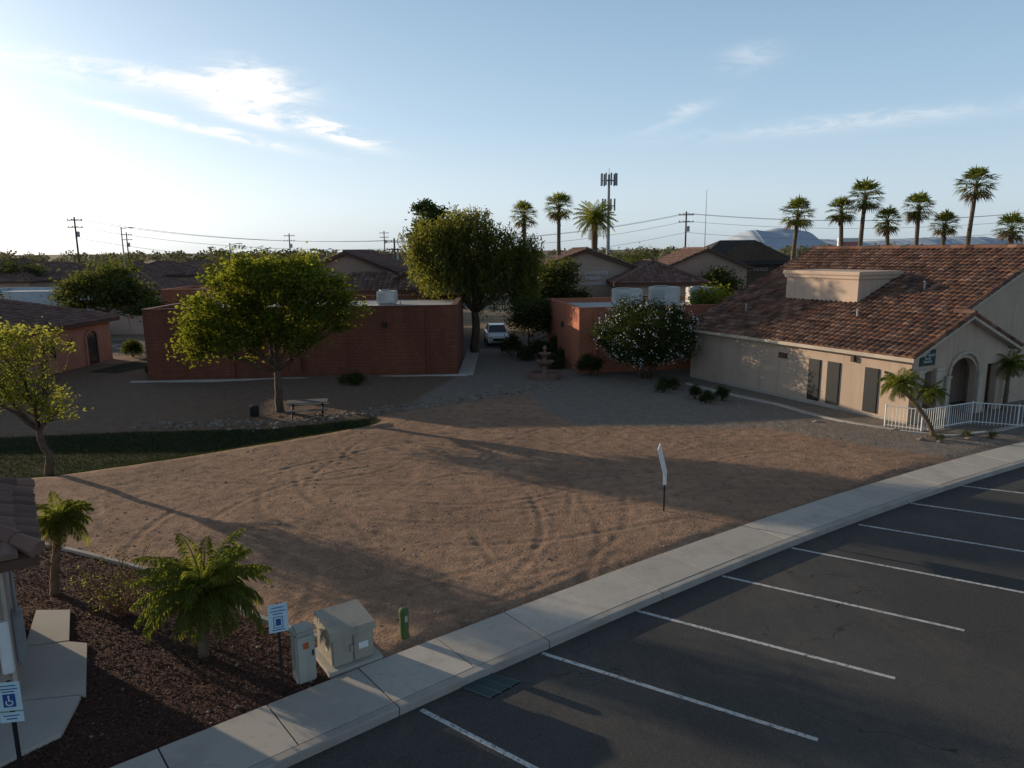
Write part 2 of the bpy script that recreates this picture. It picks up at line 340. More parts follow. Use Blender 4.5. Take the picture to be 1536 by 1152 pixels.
# ------------------------------------------------------------------ tiles / roofs
def tiles(mb,P0,U,Vd,L,W,mi=0,uL=None,uR=None,tw=.30,th_=.40,h=.065):
    P0=np.array(P0,float);U=np.array(U,float);U/=np.linalg.norm(U);Vd=np.array(Vd,float);Vd/=np.linalg.norm(Vd);N=np.cross(U,Vd)
    if N[2]<0: N=-N
    nu=max(1,int(round(L/tw)));nv=max(1,int(round(W/th_)));tw=L/nu;th_=W/nv
    i,j=np.meshgrid(np.arange(nu),np.arange(nv)); i=i.ravel();j=j.ravel()
    vc=(j+.5)*th_/W; uc=(i+.5)*tw
    ok=np.ones(len(i),bool)
    if uL: ok&=uc>=uL(vc)
    if uR: ok&=uc<=uR(vc)
    i=i[ok];j=j[ok];n=len(i); K=6; k=np.arange(K+1)/K
    prof=h*(.5-.5*np.cos(2*np.pi*k))**.8
    jit=R.normal(0,.009,n)
    def row(v,zoff): return (P0+U*((i[:,None]+k[None])*tw)[...,None]+Vd*(v[:,None,None])+N*((prof[None]+zoff+jit[:,None])[...,None]))
    a=row(j*th_-.02+R.normal(0,.008,n),.055); b=row((j+1)*th_,.0)
    c=P0+U*((i[:,None]+k[None])*tw)[...,None]+Vd*((j*th_-.015)[:,None,None])+N*np.full((n,K+1,1),-.02)
    V=np.concatenate([a,b,c],1).reshape(-1,3)
    base=(np.arange(n)*3*(K+1))[:,None]; kk=np.arange(K)[None]
    F1=np.stack([base+kk,base+kk+1,base+kk+1+(K+1),base+kk+(K+1)],-1); F2=np.stack([base+kk+2*(K+1),base+kk+1+2*(K+1),base+kk+1,base+kk],-1)
    tn=np.repeat(np.clip(R.random(n),0,1),K)
    mb.add(V,np.concatenate([F1.reshape(-1,4),F2.reshape(-1,4)]),mi,np.concatenate([tn,tn]))
def caps(mb,a,b,mi=0,r=.13,step=.4):
    a=np.array(a,float);b=np.array(b,float);L=np.linalg.norm(b-a);n=max(1,int(L/step));d=(b-a)/n
    for q in range(n):
        p0=a+d*q;p1=a+d*(q+1.08); mb.tube([p0,p1],[r*1.12,r*.92],8,mi,True,random.random())
def gable(mb,x0,x1,y0,y1,ze,zr,axis='x',ov=.45,mi=0,under=1,tw=.3):
    if axis=='x':
        ym=(y0+y1)/2
        for s,ye in ((1,y0),(-1,y1)):
            run=abs(ym-ye); sl=(zr-ze)/run; zo=ze-sl*ov; W=math.hypot(run+ov,(zr-zo))
            Vd=(0,s*(run+ov),zr-zo)
            tiles(mb,(x0-ov,ye-s*ov,zo+.06),(1,0,0),Vd,x1-x0+2*ov,W,mi,tw=tw)
            q=[(x0-ov,ye-s*ov,zo),(x1+ov,ye-s*ov,zo),(x1+ov,ym,zr),(x0-ov,ym,zr)]
            lo=[(p[0],p[1],p[2]-.16) for p in q]
            mb.add([(p[0],p[1],p[2]+.03) for p in q]+lo,[(0,1,2,3),(7,6,5,4),(0,4,5,1),(1,5,6,2),(3,7,4,0)],under,.5)
        caps(mb,(x0-ov,ym,zr+.1),(x1+ov,ym,zr+.1),mi)
    else:
        t=MB(); gable(t,y0,y1,-x1,-x0,ze,zr,'x',ov,mi,under,tw)
        off=mb.n
        for v in t.V: mb.V.append(np.stack([-v[:,1],v[:,0],v[:,2]],-1)); mb.n+=len(v)
        for f,mm,tt in zip(t.F,t.M,t.T): mb.F.append(f+off); mb.M.append(mm); mb.T.append(tt)
def hip(mb,x0,x1,y0,y1,ze,zr,ov=.45,mi=0,under=1,tw=.3):
    X0,X1,Y0,Y1=x0-ov,x1+ov,y0-ov,y1+ov; w,d=X1-X0,Y1-Y0; r=min(w,d)/2
    if w>=d: A=(X0+r,(Y0+Y1)/2,zr);B=(X1-r,(Y0+Y1)/2,zr)
    else: A=((X0+X1)/2,Y0+r,zr);B=((X0+X1)/2,Y1-r,zr)
    c=[(X0,Y0,ze),(X1,Y0,ze),(X1,Y1,ze),(X0,Y1,ze)]
    W=math.hypot(r,zr-ze)
    def slope(P0,U,Vd,L):
        tiles(mb,(P0[0],P0[1],ze+.05),U,Vd,L,W,mi,uL=lambda v:v*r,uR=lambda v:L-v*r,tw=tw)
    slope(c[0],(1,0,0),(0,r,zr-ze),w); slope(c[1],(0,1,0),(-r,0,zr-ze),d); slope(c[2],(-1,0,0),(0,-r,zr-ze),w); slope(c[3],(0,-1,0),(r,0,zr-ze),d)
    if w>=d: F=[(0,1,5,4),(1,2,5),(2,3,4,5),(3,0,4)]
    else: F=[(0,1,4),(1,2,5,4),(2,3,5),(3,0,4,5)]
    mb.add(c+[A,B],F+[(3,2,1,0)],under,.5); mb.box(X0,Y0,ze-.16,X1,Y1,ze-.004,under)
    up=lambda q:(q[0],q[1],q[2]+.1)
    caps(mb,up(A),up(B),mi)
    for k_,e in ((0,A),(3,A),(1,B),(2,B)) if w>=d else ((0,A),(1,A),(2,B),(3,B)): caps(mb,up(c[k_]),up(e),mi)
def winbox(mb,x0,x1,z0,z1,y,mi_glass,mi_frame,M=None,s=-1,d=.05,f=.06):
    mb.box(x0,min(y,y+s*.02),z0,x1,max(y,y+s*.02),z1,mi_glass,M)
    for a in ((x0-f,z0-f,x1+f,z0),(x0-f,z1,x1+f,z1+f),(x0-f,z0,x0,z1),(x1,z0,x1+f,z1)):
        mb.box(a[0],min(y,y+s*d),a[1],a[2],max(y,y+s*d),a[3],mi_frame,M)

# ------------------------------------------------------------------ CLINIC on the right
LB=13.4; PIT=.42
cl=empty('medical_clinic_building',(10.3,41.2,0),math.atan2(-.89,.456))
w=MB(); HW=3.0; WD=19.6; xm=LB-.5
zr=HW+PIT*9.8
w.quad((0,0,-.1),(LB,0,-.1),(LB,0,HW),(0,0,HW))
w.poly([(0,0,-.1),(0,0,HW),(0,9.8,zr-.1),(0,WD,HW),(0,WD,-.1)]); w.quad((0,WD,-.1),(0,WD,HW),(LB,WD,HW),(LB,WD,-.1))
w.poly([(xm,6.7,-.1),(xm,WD,-.1),(xm,WD,HW),(xm,9.8,zr-.1),(xm,0.0,HW),(xm,0.0,2.6),(xm,6.7,2.6)])
gt=lambda y: HW+PIT*(3.35-abs(y-3.35))-.08
ops=[(.78,1.42,lambda y:2.15),(2.6,4.5,lambda y:1.75+math.sqrt(max(0,.95**2-(y-3.55)**2))*.85),(5.3,6.1,lambda y:2.15)]
yy=sorted(set([0,6.7,3.35]+[o[i] for o in ops for i in (0,1)]+[2.6+1.9*(.5-.5*math.cos(math.pi*i/18)) for i in range(19)]))
for a0,b0 in zip(yy[:-1],yy[1:]):
    o=[q for q in ops if a0>=q[0]-1e-6 and b0<=q[1]+1e-6]
    za,zb=(o[0][2](a0),o[0][2](b0)) if o else (-.1,-.1)
    w.quad((LB,a0,za),(LB,b0,zb),(LB,b0,gt(b0)),(LB,a0,gt(a0)))
    if o: w.quad((LB,a0,za),(LB-.3,a0,za),(LB-.3,b0,zb),(LB,b0,zb))
for o in ops:
    for q in o[:2]: w.quad((LB,q,-.1),(LB-.3,q,-.1),(LB-.3,q,o[2](q)),(LB,q,o[2](q)))
w.quad((LB-1.8,.3,-.1),(LB-1.8,6.7,-.1),(LB-1.8,6.7,2.9),(LB-1.8,.3,2.9)); w.quad((LB,6.7,-.1),(LB-1.8,6.7,-.1),(LB-1.8,6.7,HW),(LB,6.7,HW))
w.build('walls',[M_stucco],cl)
tr=MB()
for y0,y1 in ((.3,.72),(1.48,1.9)):
    tr.bbox(LB+.003,y0,0,LB+.14,y1,2.15,0); tr.bbox(LB+.003,y0-.05,2.152,LB+.18,y1+.05,2.27,0); tr.bbox(LB+.003,y0-.05,-.05,LB+.18,y1+.05,.2,0)
for y0,y1 in ((2.25,2.55),(4.55,4.85)):
    tr.bbox(LB+.003,y0,0,LB+.12,y1,1.75,0); tr.bbox(LB+.003,y0-.04,1.752,LB+.15,y1+.04,1.86,0)
P=[]
for i in range(19):
    an=math.pi*i/18; P.append(((LB+.05),3.55-1.06*math.cos(an),1.87+.92*math.sin(an)))
tr.tube(P,.07,8,0)
tr.bbox(-.02,-.05,2.86,LB+.02,-.003,2.98,0); tr.bbox(-.01,-.035,-.1,LB,-.003,.12,1)
tr.build('trim_columns_and_arch',[M_trim,M_conc2],cl)
wn=MB()
for a0,b0 in ((8.3,8.95),(9.35,10.02),(11.3,11.97)):
    wn.bbox(a0,-.06,.2,b0,-.003,2.15,0,.012)
    for z in np.arange(.32,2.1,.12): wn.box(a0+.05,-.068,z,b0-.05,-.061,z+.05,0)
wn.box(6.45,-.05,2.0,6.95,-.003,2.22,1); wn.box(6.4,-.055,1.96,7.0,-.05,2.0,1)
wn.box(LB-1.79,2.7,0,LB-1.74,4.3,2.2,2)
for yq in (2.7,3.46,4.22): wn.box(LB-1.74,yq,0,LB-1.70,yq+.08,2.2,3)
wn.box(LB-1.74,2.7,2.12,LB-1.69,4.3,2.22,3)
wn.box(LB-1.69,3.6,1.2,LB-1.685,3.95,1.6,4)
wn.bbox(10.6,-.16,2.3,10.8,-.003,2.55,1,.02)
wn.build('windows_and_door',[M_screen,M_brown,M_glass,M_trim,M_white],cl)
sg=MB(); M_gsign=mat('green_sign_enamel',(.012,.045,.035),None,3,.5)
sg.bbox(LB+.004,.45,2.42,LB+.04,1.45,3.08,0,.01); sg.build('clinic_name_sign',[M_gsign],cl)
MR=Matrix(((0,0,1,LB+.045),(1,0,0,.95),(0,1,0,2.93),(0,0,0,1)))
text('clinic_sign_lettering','Dr.\nWEST VALLEY\nFamily\nDentistry',.15,MR,M_white,cl,.002)
rf=MB(); ov=.45; W=math.hypot(9.8+ov,PIT*(9.8+ov)); zo=HW-PIT*ov
vpk=(3.35+ov)/(9.8+ov); Lr=LB+2*.35
tiles(rf,(-.35,-ov,zo+.06),(1,0,0),(0,1,PIT),Lr,W,0,uR=lambda v:np.where(v<vpk,Lr+1,Lr-.5),tw=.29,th_=.38)
tiles(rf,(xm+.35,WD+ov,zo+.06),(-1,0,0),(0,-1,PIT),xm+.7,W,0,tw=.29,th_=.38)
q=[(-.35,-ov,zo),(LB+.35,-ov,zo),(LB+.35,3.35,HW+PIT*3.35),(xm+.35,3.35,HW+PIT*3.35),(xm+.35,9.8,zr),(-.35,9.8,zr)]
rf.add([(a,b,c+.03) for a,b,c in q]+[(a,b,c-.13) for a,b,c in q],[(0,1,2,3,4,5),(11,10,9,8,7,6),(0,6,7,1),(1,7,8,2),(2,8,9,3),(3,9,10,4),(5,11,6,0)],1,.5)
q=[(-.35,WD+ov,zo),(xm+.35,WD+ov,zo),(xm+.35,9.8,zr),(-.35,9.8,zr)]
rf.add([(a,b,c+.03) for a,b,c in q]+[(a,b,c-.13) for a,b,c in q],[(3,2,1,0),(4,5,6,7),(1,5,4,0),(2,6,5,1),(0,4,7,3)],1,.5)
tiles(rf,(LB+.35,6.7+ov,zo+.06),(-1,0,0),(0,-1,PIT),1.6,math.hypot(3.35+ov,PIT*(3.35+ov)),0,tw=.29,th_=.38)
q=[(LB+.35,6.7+ov,zo),(xm-.7,6.7+ov,zo),(xm-.7,3.35,HW+PIT*3.35),(LB+.35,3.35,HW+PIT*3.35)]
rf.add([(a,b,c+.03) for a,b,c in q]+[(a,b,c-.13) for a,b,c in q],[(3,2,1,0),(4,5,6,7),(1,5,4,0),(2,6,5,1),(0,4,7,3)],1,.5)
caps(rf,(-.35,9.8,zr+.12),(xm+.35,9.8,zr+.12)); caps(rf,(xm,3.35,HW+PIT*3.35+.12),(LB+.35,3.35,HW+PIT*3.35+.12))
caps(rf,(-.33,-ov,zo+.1),(-.33,9.8,zr+.1),0,.09)
caps(rf,(LB+.33,-ov,zo+.1),(LB+.33,3.35,HW+PIT*3.35+.1),0,.09); caps(rf,(LB+.33,6.7+ov,zo+.1),(LB+.33,3.35,HW+PIT*3.35+.1),0,.09); caps(rf,(xm+.33,3.35,HW+PIT*3.35+.1),(xm+.33,9.8,zr+.1),0,.09)
rf.build('tile_roof',[M_tile,M_trim],cl)
dm=MB(); dx0=(15.0-10.3)*.456+(39.7-41.2)*-.89; dx1=dx0+4.45
dm.box(dx0,3.5,4.0,dx1,6.5,5.9,0)
dm.bbox(dx0-.1,3.4,5.72,dx1+.1,6.6,5.9,0,.03); dm.bbox(dx0-.16,3.34,5.902,dx1+.16,6.66,6.1,0,.03)
dm.bbox(dx0-.05,3.44,4.35,dx1+.05,3.497,4.55,0,.015)
dm.build('parapet_box_on_roof',[mat('stucco_light',(.54,.41,.32),(.46,.35,.275),.8,.9,stain=.3)],cl)
vp=MB()
for a0,b0 in ((2.2,1.9),(10.2,5.2),(9.0,2.2)): vp.tube([(a0,b0,HW+PIT*b0-.1),(a0,b0,HW+PIT*b0+.5)],.05,8,0)
vp.build('roof_vent_pipes',[M_galv],cl)

rl=MB(); RP=[(15.3,28.9),(16.3,28.0),(19.1,29.3),(20.8,28.5),(24.5,30.2)]
def rail(P0,P1):
    P0=np.array(P0);P1=np.array(P1);L=np.linalg.norm(P1-P0);n=int(L/.13)
    for z in (.12,.92): rl.tube([(*P0,z),(*P1,z)],.022,6,0)
    for i in range(n+1):
        q=P0+(P1-P0)*i/n; big=i%12==0; rl.tube([(*q,-.05),(*q,.98 if big else .92)],.03 if big else .012,5,0)
for a0,b0 in zip(RP[:-1],RP[1:]): rail(a0,b0)
rl.build('white_metal_railing',[M_white])
def ribbon(mb,P,w_,z,mi=0,th=.06):
    P=np.array(P,float); d=np.gradient(P,axis=0); d/=np.linalg.norm(d,axis=1)[:,None]; q=np.stack([-d[:,1],d[:,0]],-1)*w_/2
    V=[]
    for a0,b0 in zip(P-q,P+q): V+=[(*a0,z-th),(*a0,z),(*b0,z),(*b0,z-th)]
    F=[(i*4+j,(i+1)*4+j,(i+1)*4+j+1,i*4+j+1) for i in range(len(P)-1) for j in range(3)]+[(0,1,2,3),(4*len(P)-1,4*len(P)-2,4*len(P)-3,4*len(P)-4)]
    mb.add(V,F,mi,.5)
def smooth(P,n=30):
    P=np.array(P,float); s=np.concatenate([[0],np.cumsum(np.linalg.norm(np.diff(P,axis=0),axis=1))]); q=np.linspace(0,s[-1],n)
    Z_=np.stack([np.interp(q,s,P[:,i]) for i in range(P.shape[1])],-1)
    for _ in range(3): Z_[1:-1]=(Z_[:-2]+2*Z_[1:-1]+Z_[2:])/4
    return Z_
e=MB(); ribbon(e,smooth([(9.6,38.9),(10.6,36.5),(12.6,33.2),(13.5,30.5),(15.0,28.6),(15.4,28.3)]),.22,.08,th=.15)
ribbon(e,smooth([(15.5,28.1),(17,27.2),(19.3,28.0),(22,29.5)]),.18,.08,th=.15)
e.build('clinic_walkway_edging',[M_concrete])
e=MB(); ribbon(e,smooth([(-14,18.4),(-12.67,17.7),(-10.74,16.9),(-8.16,15.65),(-6.84,14.7),(-4.95,13.4),(-3.7,12.75)]),.10,.06,th=.15); e.build('mulch_bed_edging',[M_conc2])

# ------------------------------------------------------------------ flat-roofed buildings
def flatroof(name,P,h,mw,ac=[],par=.25,roofm=None,capm=None):
    root=empty(name); w=MB(); P=np.array(P,float); n=len(P); c=P.mean(0)
    sh=lambda d:c+(P-c)*(1+d/np.linalg.norm(P-c,axis=1)[:,None])
    In=sh(-.3)
    for i in range(n):
        a0,b0=P[i],P[(i+1)%n]; a1,b1=In[i],In[(i+1)%n]
        w.quad((*a0,-.2),(*b0,-.2),(*b0,h),(*a0,h)); w.quad((*a1,h-par),(*a1,h),(*b1,h),(*b1,h-par))
    w.build('walls',[mw],root)
    r=MB(); r.poly([(*q,h-par) for q in In]); r.build('flat_roof',[roofm or M_roofwhite],root)
    cp=MB(); Out=sh(.05); I2=sh(-.34)
    V=[(*q,z) for q,z in [(o,h+.003) for o in Out]+[(o,h+.07) for o in Out]+[(o,h+.07) for o in I2]+[(o,h+.003) for o in I2]]
    F=[(k*n+i,k*n+(i+1)%n,((k+1)%4)*n+(i+1)%n,((k+1)%4)*n+i) for k in range(4) for i in range(n)]
    cp.add(V,F,0,.5); cp.build('parapet_cap',[capm or mw],root)
    for k,(x,y,sx,sy,sz) in enumerate(ac):
        q=MB(); z=h-par+.003; q.bbox(x-sx/2,y-sy/2,z+.12,x+sx/2,y+sy/2,z+sz,0,.03); q.box(x-sx/2+.1,y-sy/2+.1,z,x+sx/2-.1,y+sy/2-.1,z+.117,1)
        for zz in np.arange(z+.3,z+sz-.2,.1): q.box(x-sx/2+.1,y-sy/2-.015,zz,x-.05*sx,y-sy/2-.003,zz+.05,1)
        q.lathe([(.26*sx,z+sz+.003),(.26*sx,z+sz+.07),(.2*sx,z+sz+.07),(.2*sx,z+sz+.003)],16,1,(x-.15*sx,y,0))
        q.box(x+sx*.1,y-sy/2-.02,z+.25,x+sx*.4,y-sy/2-.003,z+sz-.2,2)
        q.tube([(x+sx/2,y,z+.3),(x+sx/2+.25,y,z+.3),(x+sx/2+.25,y,z)],.035,6,1)
        q.build('rooftop_ac_unit_%d'%(k+1),[M_ac,M_galv,M_roofwhite],root)
    return root
rb=flatroof('red_block_building',[(-21.0,41.2),(-3.25,42.6),(-3.5,52.6),(-21.3,52.0)],4.1,M_brickred,[(-8.1,47.5,1.2,1.1,.9)],capm=mat('parapet_cap_red',(.14,.055,.036)),roofm=mat('grey_roof_membrane',(.42,.42,.42),(.32,.32,.32),.6,.8))
x_=MB()
for xx_,yy_ in ((-16.2,41.55),(-5.0,42.43)): x_.box(xx_,yy_-.09,0,xx_+.1,yy_-.01,4.0,0)
for xx_ in (-19,-14,-7.5): yb=41.2+(xx_+21)*.0784; x_.bbox(xx_,yb-.16,2.9,xx_+.22,yb-.01,3.2,1)
x_.box(-12.9,41.65,.4,-12.3,41.82,1.3,0)
x_.build('downpipes_and_wall_lights',[M_brickred,M_darkmetal],rb)
e=MB(); ribbon(e,[(-21.8,40.75),(-12,41.5),(-2.6,42.25)],.22,.10,th=.25); ribbon(e,[(-2.75,42.4),(-2.8,52.0)],.9,.10,th=.25); e.build('red_building_walkway',[M_concrete])
r2=flatroof('terracotta_office_building',[(4.0,42.7),(14.5,44.8),(14.5,52.5),(2.5,51.4)],3.85,M_orange,[(7.4,46.5,1.8,1.3,1.2),(10.0,47.6,1.8,1.3,1.25),(12.7,48.4,1.9,1.3,1.15)])
x_=MB(); x_.bbox(3.2,46.4,2.4,3.42,46.7,2.75,0); x_.box(4.9,42.7,.2,5.05,42.86,3.7,1); x_.box(6.1,42.85,2.2,6.4,43.05,2.5,0); x_.build('wall_light_and_downpipe',[M_darkmetal,M_orange],r2)

# ------------------------------------------------------------------ generic hip/gable houses
def house(name,x0,x1,y0,y1,ze,zr,mw,kind='hip',axis='x',mt=None,loc=(0,0,0),rz=0,wins=[],tw=.34,ov=.5):
    root=empty(name,loc,rz); w=MB(); w.box(x0,y0,-.2,x1,y1,ze-.17 if kind=='hip' else ze,0)
    if kind=='gable':
        if axis=='x':
            ym=(y0+y1)/2
            for x in (x0,x1): w.poly([(x,y0,ze),(x,y1,ze),(x,ym,zr-.1)])
        else:
            xm_=(x0+x1)/2
            for y in (y0,y1): w.poly([(x0,y,ze),(x1,y,ze),(xm_,y,zr-.1)])
    w.build('walls',[mw],root)
    r=MB()
    if kind=='hip': hip(r,x0,x1,y0,y1,ze,zr,ov,0,1,tw)
    else: gable(r,x0,x1,y0,y1,ze,zr,axis,ov,0,1,tw)
    r.build('tile_roof',[mt or M_tile2,M_brown],root)
    if not wins and y0>75:
        k=x0+1.5
        while k<x1-2: wins=wins+[(k,k+1.2,1.0,2.2)]; k+=random.uniform(2.8,4.2)
    if wins:
        q=MB()
        for a0,b0,c0,d0 in wins: winbox(q,a0,b0,c0,d0,y0-.003,0,1)
        q.build('windows',[M_glass,M_trim],root)
    return root
pk=house('pink_stucco_house',-43,-28.1,37.5,50.5,2.85,5.0,M_pink)
q=MB(); Mx=Matrix.Translation((-28.1,0,0))@Matrix.Rotation(rad(90),4,'Z')
for a0,b0,c0,d0 in ((41.2,41.8,1.0,2.1),(43.6,44.2,1.0,2.1),(45.6,46.0,1.2,2.0)): winbox(q,a0,b0,c0,d0,-.003,0,1,Mx)
P=[(47.4,.02),(47.4,1.7)]+[(48.1-.7*math.cos(math.pi*i/12),1.7+.6*math.sin(math.pi*i/12)) for i in range(1,12)]+[(48.8,1.7),(48.8,.02)]
q.poly([(-28.08,a0,b0) for a0,b0 in P],0)
q.tube([(-28.03,a0,b0) for a0,b0 in P],.08,6,1)
q.build('windows_and_arched_entry',[M_glass,M_pink],pk)
ang=math.atan2(.573,.82)
nh=empty('stucco_house_with_tile_roof',(-8.75,11.85,0),ang)
M_st2=mat('stucco_grey_beige',(.38,.31,.27),(.31,.25,.215),.9,.92,35,.3,.01,stain=.3)
w=MB(); w.box(-9,-1.0,-.2,-.1,2.0,2.40,0); w.build('walls',[M_st2],nh)
r=MB(); hip(r,-9,-.1,-1.0,2.0,2.58,3.6,.5,0,1,.27); r.build('tile_roof',[M_tile2,M_brown],nh)
w=MB(); winbox(w,-2.2,-1.3,.9,2.0,-1.003,0,3); w.bbox(-.98,-1.06,.0,-.42,-1.003,2.0,2,.01); w.box(-.5,-1.09,.95,-.46,-1.06,1.05,1)
w.bbox(-.3,-1.16,.55,-.13,-1.003,1.45,4,.02); w.bbox(-.097,-.8,.5,.06,-.35,1.35,1,.02); w.tube([(-.02,-.55,1.35),(-.02,-.55,2.3)],.03,8,1); w.bbox(-.097,.9,0,-.05,1.6,1.3,3,.01)
w.tube([(-.15,-1.08,-.05),(-.15,-1.08,2.4)],.035,8,3)
w.build('window_door_and_meter_box',[M_glass,M_galv,M_brown,M_trim,M_white],nh)
e=MB()
for P,z in (([(-9.9,13.9),(-9.2,13.9),(-8.5,12.7),(-9.2,12.5)],.05),([(-9.2,12.48),(-8.48,12.66),(-8.1,12.6),(-7.2,11.0),(-8.3,10.8)],.045),([(-8.35,10.76),(-7.25,10.94),(-7.0,10.0),(-7.9,8.7),(-9.3,8.5)],.05)):
    n=len(P); P=[tuple(a) for a in P]
    e.add([(*a,z) for a in P]+[(*a,-.1) for a in P],[tuple(range(n))]+[(i,i+n,(i+1)%n+n,(i+1)%n) for i in range(n)],0,.5)
e.build('house_entry_walkway',[M_concrete])

# ------------------------------------------------------------------ vegetation
def quads(c,a,b): return np.stack([c-a,c+b,c+a,c-b],1)
def leaves(mb,C,size,mi=0,flat=.5,hang=0,asp=.42,tone=None):
    n=len(C); d=R.normal(size=(n,3)); d[:,2]*=flat; d[:,2]-=hang; d/=np.linalg.norm(d,axis=1)[:,None]
    e_=R.normal(size=(n,3)); e_-=d*(e_*d).sum(1)[:,None]; e_/=np.linalg.norm(e_,axis=1)[:,None]
    s=size*R.uniform(.6,1.3,n)[:,None]
    V=quads(C,d*s,e_*s*asp).reshape(-1,3); mb.add(V,np.arange(4*n).reshape(-1,4),mi,R.random(n) if tone is None else tone)
def limb(mb,a,b,r0,r1,bend=.15,n=6,mi=0,sides=7):
    a=np.array(a,float);b=np.array(b,float);L=np.linalg.norm(b-a);t_=np.linspace(0,1,n)[:,None]
    off=R.normal(size=3)*L*bend; off2=R.normal(size=(n,3))*L*.02
    P=a+(b-a)*t_+off*(t_*(1-t_))*1.5+off2*(t_>0)*(t_<1)
    mb.tube(P,np.linspace(r0,r1,n),sides,mi); return P
def tree(name,base,lobes,nleaf,ls,mleaf,trunk_r=.16,fork=1.5,hang=0,clr=.38,lean=(0,0),nclump=26,sx=1):
    b=np.array(base,float); root=empty(name,tuple(b)); w=MB(); lf=MB()
    fk=np.array([lean[0],lean[1],fork])
    limb(w,(0,0,-.15),fk,trunk_r*1.25,trunk_r*.8,.06,7)
    lob=[np.array(l,float)*np.array([sx,1,1,sx,1,1]) for l in lobes]; vol=np.array([l[3]*l[4]*l[5] for l in lob]); vol=vol**.8; vol/=vol.sum()
    for l,v in zip(lob,vol):
        c=l[:3]; r_=l[3:6]; k=int(nclump*len(lob)*v)+5
        P=limb(w,fk,c-[0,0,r_[2]*.3],trunk_r*.6,trunk_r*.25,.12)
        d=R.normal(size=(k,3)); d/=np.linalg.norm(d,axis=1)[:,None]; rr=R.uniform(.3,1.0,k)**.6
        cc=c+d*r_*rr[:,None]
        for q in cc[:min(k,14)]: limb(w,P[R.integers(2,6)],q,trunk_r*.2,.012,.12,4,0,4)
        nl=int(nleaf*v); wts=R.uniform(.3,1.4,k); wts/=wts.sum()
        which=R.choice(k,nl,p=wts); sc_=clr*R.uniform(.6,1.4,k)
        C=cc[which]+R.normal(size=(nl,3))*(sc_[which])[:,None]*np.array([1,1,.65])
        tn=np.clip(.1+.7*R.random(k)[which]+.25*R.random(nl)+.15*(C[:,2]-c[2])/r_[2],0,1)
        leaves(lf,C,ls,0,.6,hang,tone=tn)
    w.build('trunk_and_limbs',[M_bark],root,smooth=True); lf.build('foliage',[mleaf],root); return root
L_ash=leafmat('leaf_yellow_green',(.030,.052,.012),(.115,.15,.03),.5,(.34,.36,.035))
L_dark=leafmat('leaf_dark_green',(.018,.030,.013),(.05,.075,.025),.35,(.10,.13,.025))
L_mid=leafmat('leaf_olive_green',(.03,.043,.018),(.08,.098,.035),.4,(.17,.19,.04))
L_palm=leafmat('palm_frond_green',(.035,.052,.018),(.12,.15,.04),.5,(.42,.46,.07))
L_dry=leafmat('dry_frond_brown',(.10,.07,.04),(.22,.16,.09),.3,(.3,.2,.1))
L_yel=leafmat('leaf_sparse_yellow',(.08,.10,.02),(.19,.20,.04),.55,(.42,.42,.06))
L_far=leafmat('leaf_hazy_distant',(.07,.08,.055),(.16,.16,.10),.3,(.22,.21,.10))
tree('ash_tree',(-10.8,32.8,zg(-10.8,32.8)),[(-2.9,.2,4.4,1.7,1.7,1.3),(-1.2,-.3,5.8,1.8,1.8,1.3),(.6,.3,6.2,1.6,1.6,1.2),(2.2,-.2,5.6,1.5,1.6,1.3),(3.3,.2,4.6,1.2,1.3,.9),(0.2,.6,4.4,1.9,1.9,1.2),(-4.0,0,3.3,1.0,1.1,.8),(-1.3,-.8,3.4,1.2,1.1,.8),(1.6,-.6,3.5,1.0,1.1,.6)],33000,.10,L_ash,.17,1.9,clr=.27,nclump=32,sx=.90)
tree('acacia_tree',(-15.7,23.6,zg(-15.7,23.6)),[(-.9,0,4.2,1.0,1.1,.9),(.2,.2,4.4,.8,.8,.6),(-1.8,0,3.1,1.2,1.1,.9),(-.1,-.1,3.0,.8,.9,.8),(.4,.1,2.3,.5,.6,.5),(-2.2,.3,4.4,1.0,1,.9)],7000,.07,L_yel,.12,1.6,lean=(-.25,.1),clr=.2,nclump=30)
def willow(name,base,lobes,ns,ls,mleaf):
    root=empty(name,base); w=MB(); lf=MB(); fk=np.array([0,0,3.0]); limb(w,(0,0,-.2),fk,.34,.26,.05)
    for l in lobes:
        c=np.array(l[:3]);r_=np.array(l[3:6]); P=limb(w,fk,c,.2,.06,.12)
        for _ in range(10):
            d=R.normal(size=3);d/=np.linalg.norm(d);d[2]=abs(d[2])*.8; limb(w,P[4],c+d*r_*.8,.05,.015,.1,4,0,4)
        k=int(ns*l[3]*l[5]); d=R.normal(size=(k,3)); d/=np.linalg.norm(d,axis=1)[:,None]; d[:,2]=d[:,2]*.75+.15
        st=c+d*r_*R.uniform(.5,1,k)[:,None]*(1+.18*np.sin(d[:,:1]*7+d[:,2:]*6)); ln_=R.uniform(.5,l[6],k); m_=11
        t_=R.random((k,m_)); C=st[:,None]+np.stack([d[:,None,0]*t_*.25,d[:,None,1]*t_*.25,-t_*ln_[:,None]],-1)+R.normal(size=(k,m_,3))*.12
        tn=np.repeat(R.random(k)*.7,m_)+R.random(k*m_)*.3
        leaves(lf,C.reshape(-1,3),ls,0,.8,1.1,.26,tone=tn)
    w.build('trunk_and_limbs',[M_bark],root,smooth=True); lf.build('foliage',[mleaf],root)
L_wil=leafmat('leaf_willow',(.036,.05,.016),(.13,.14,.045),.5,(.32,.32,.055))
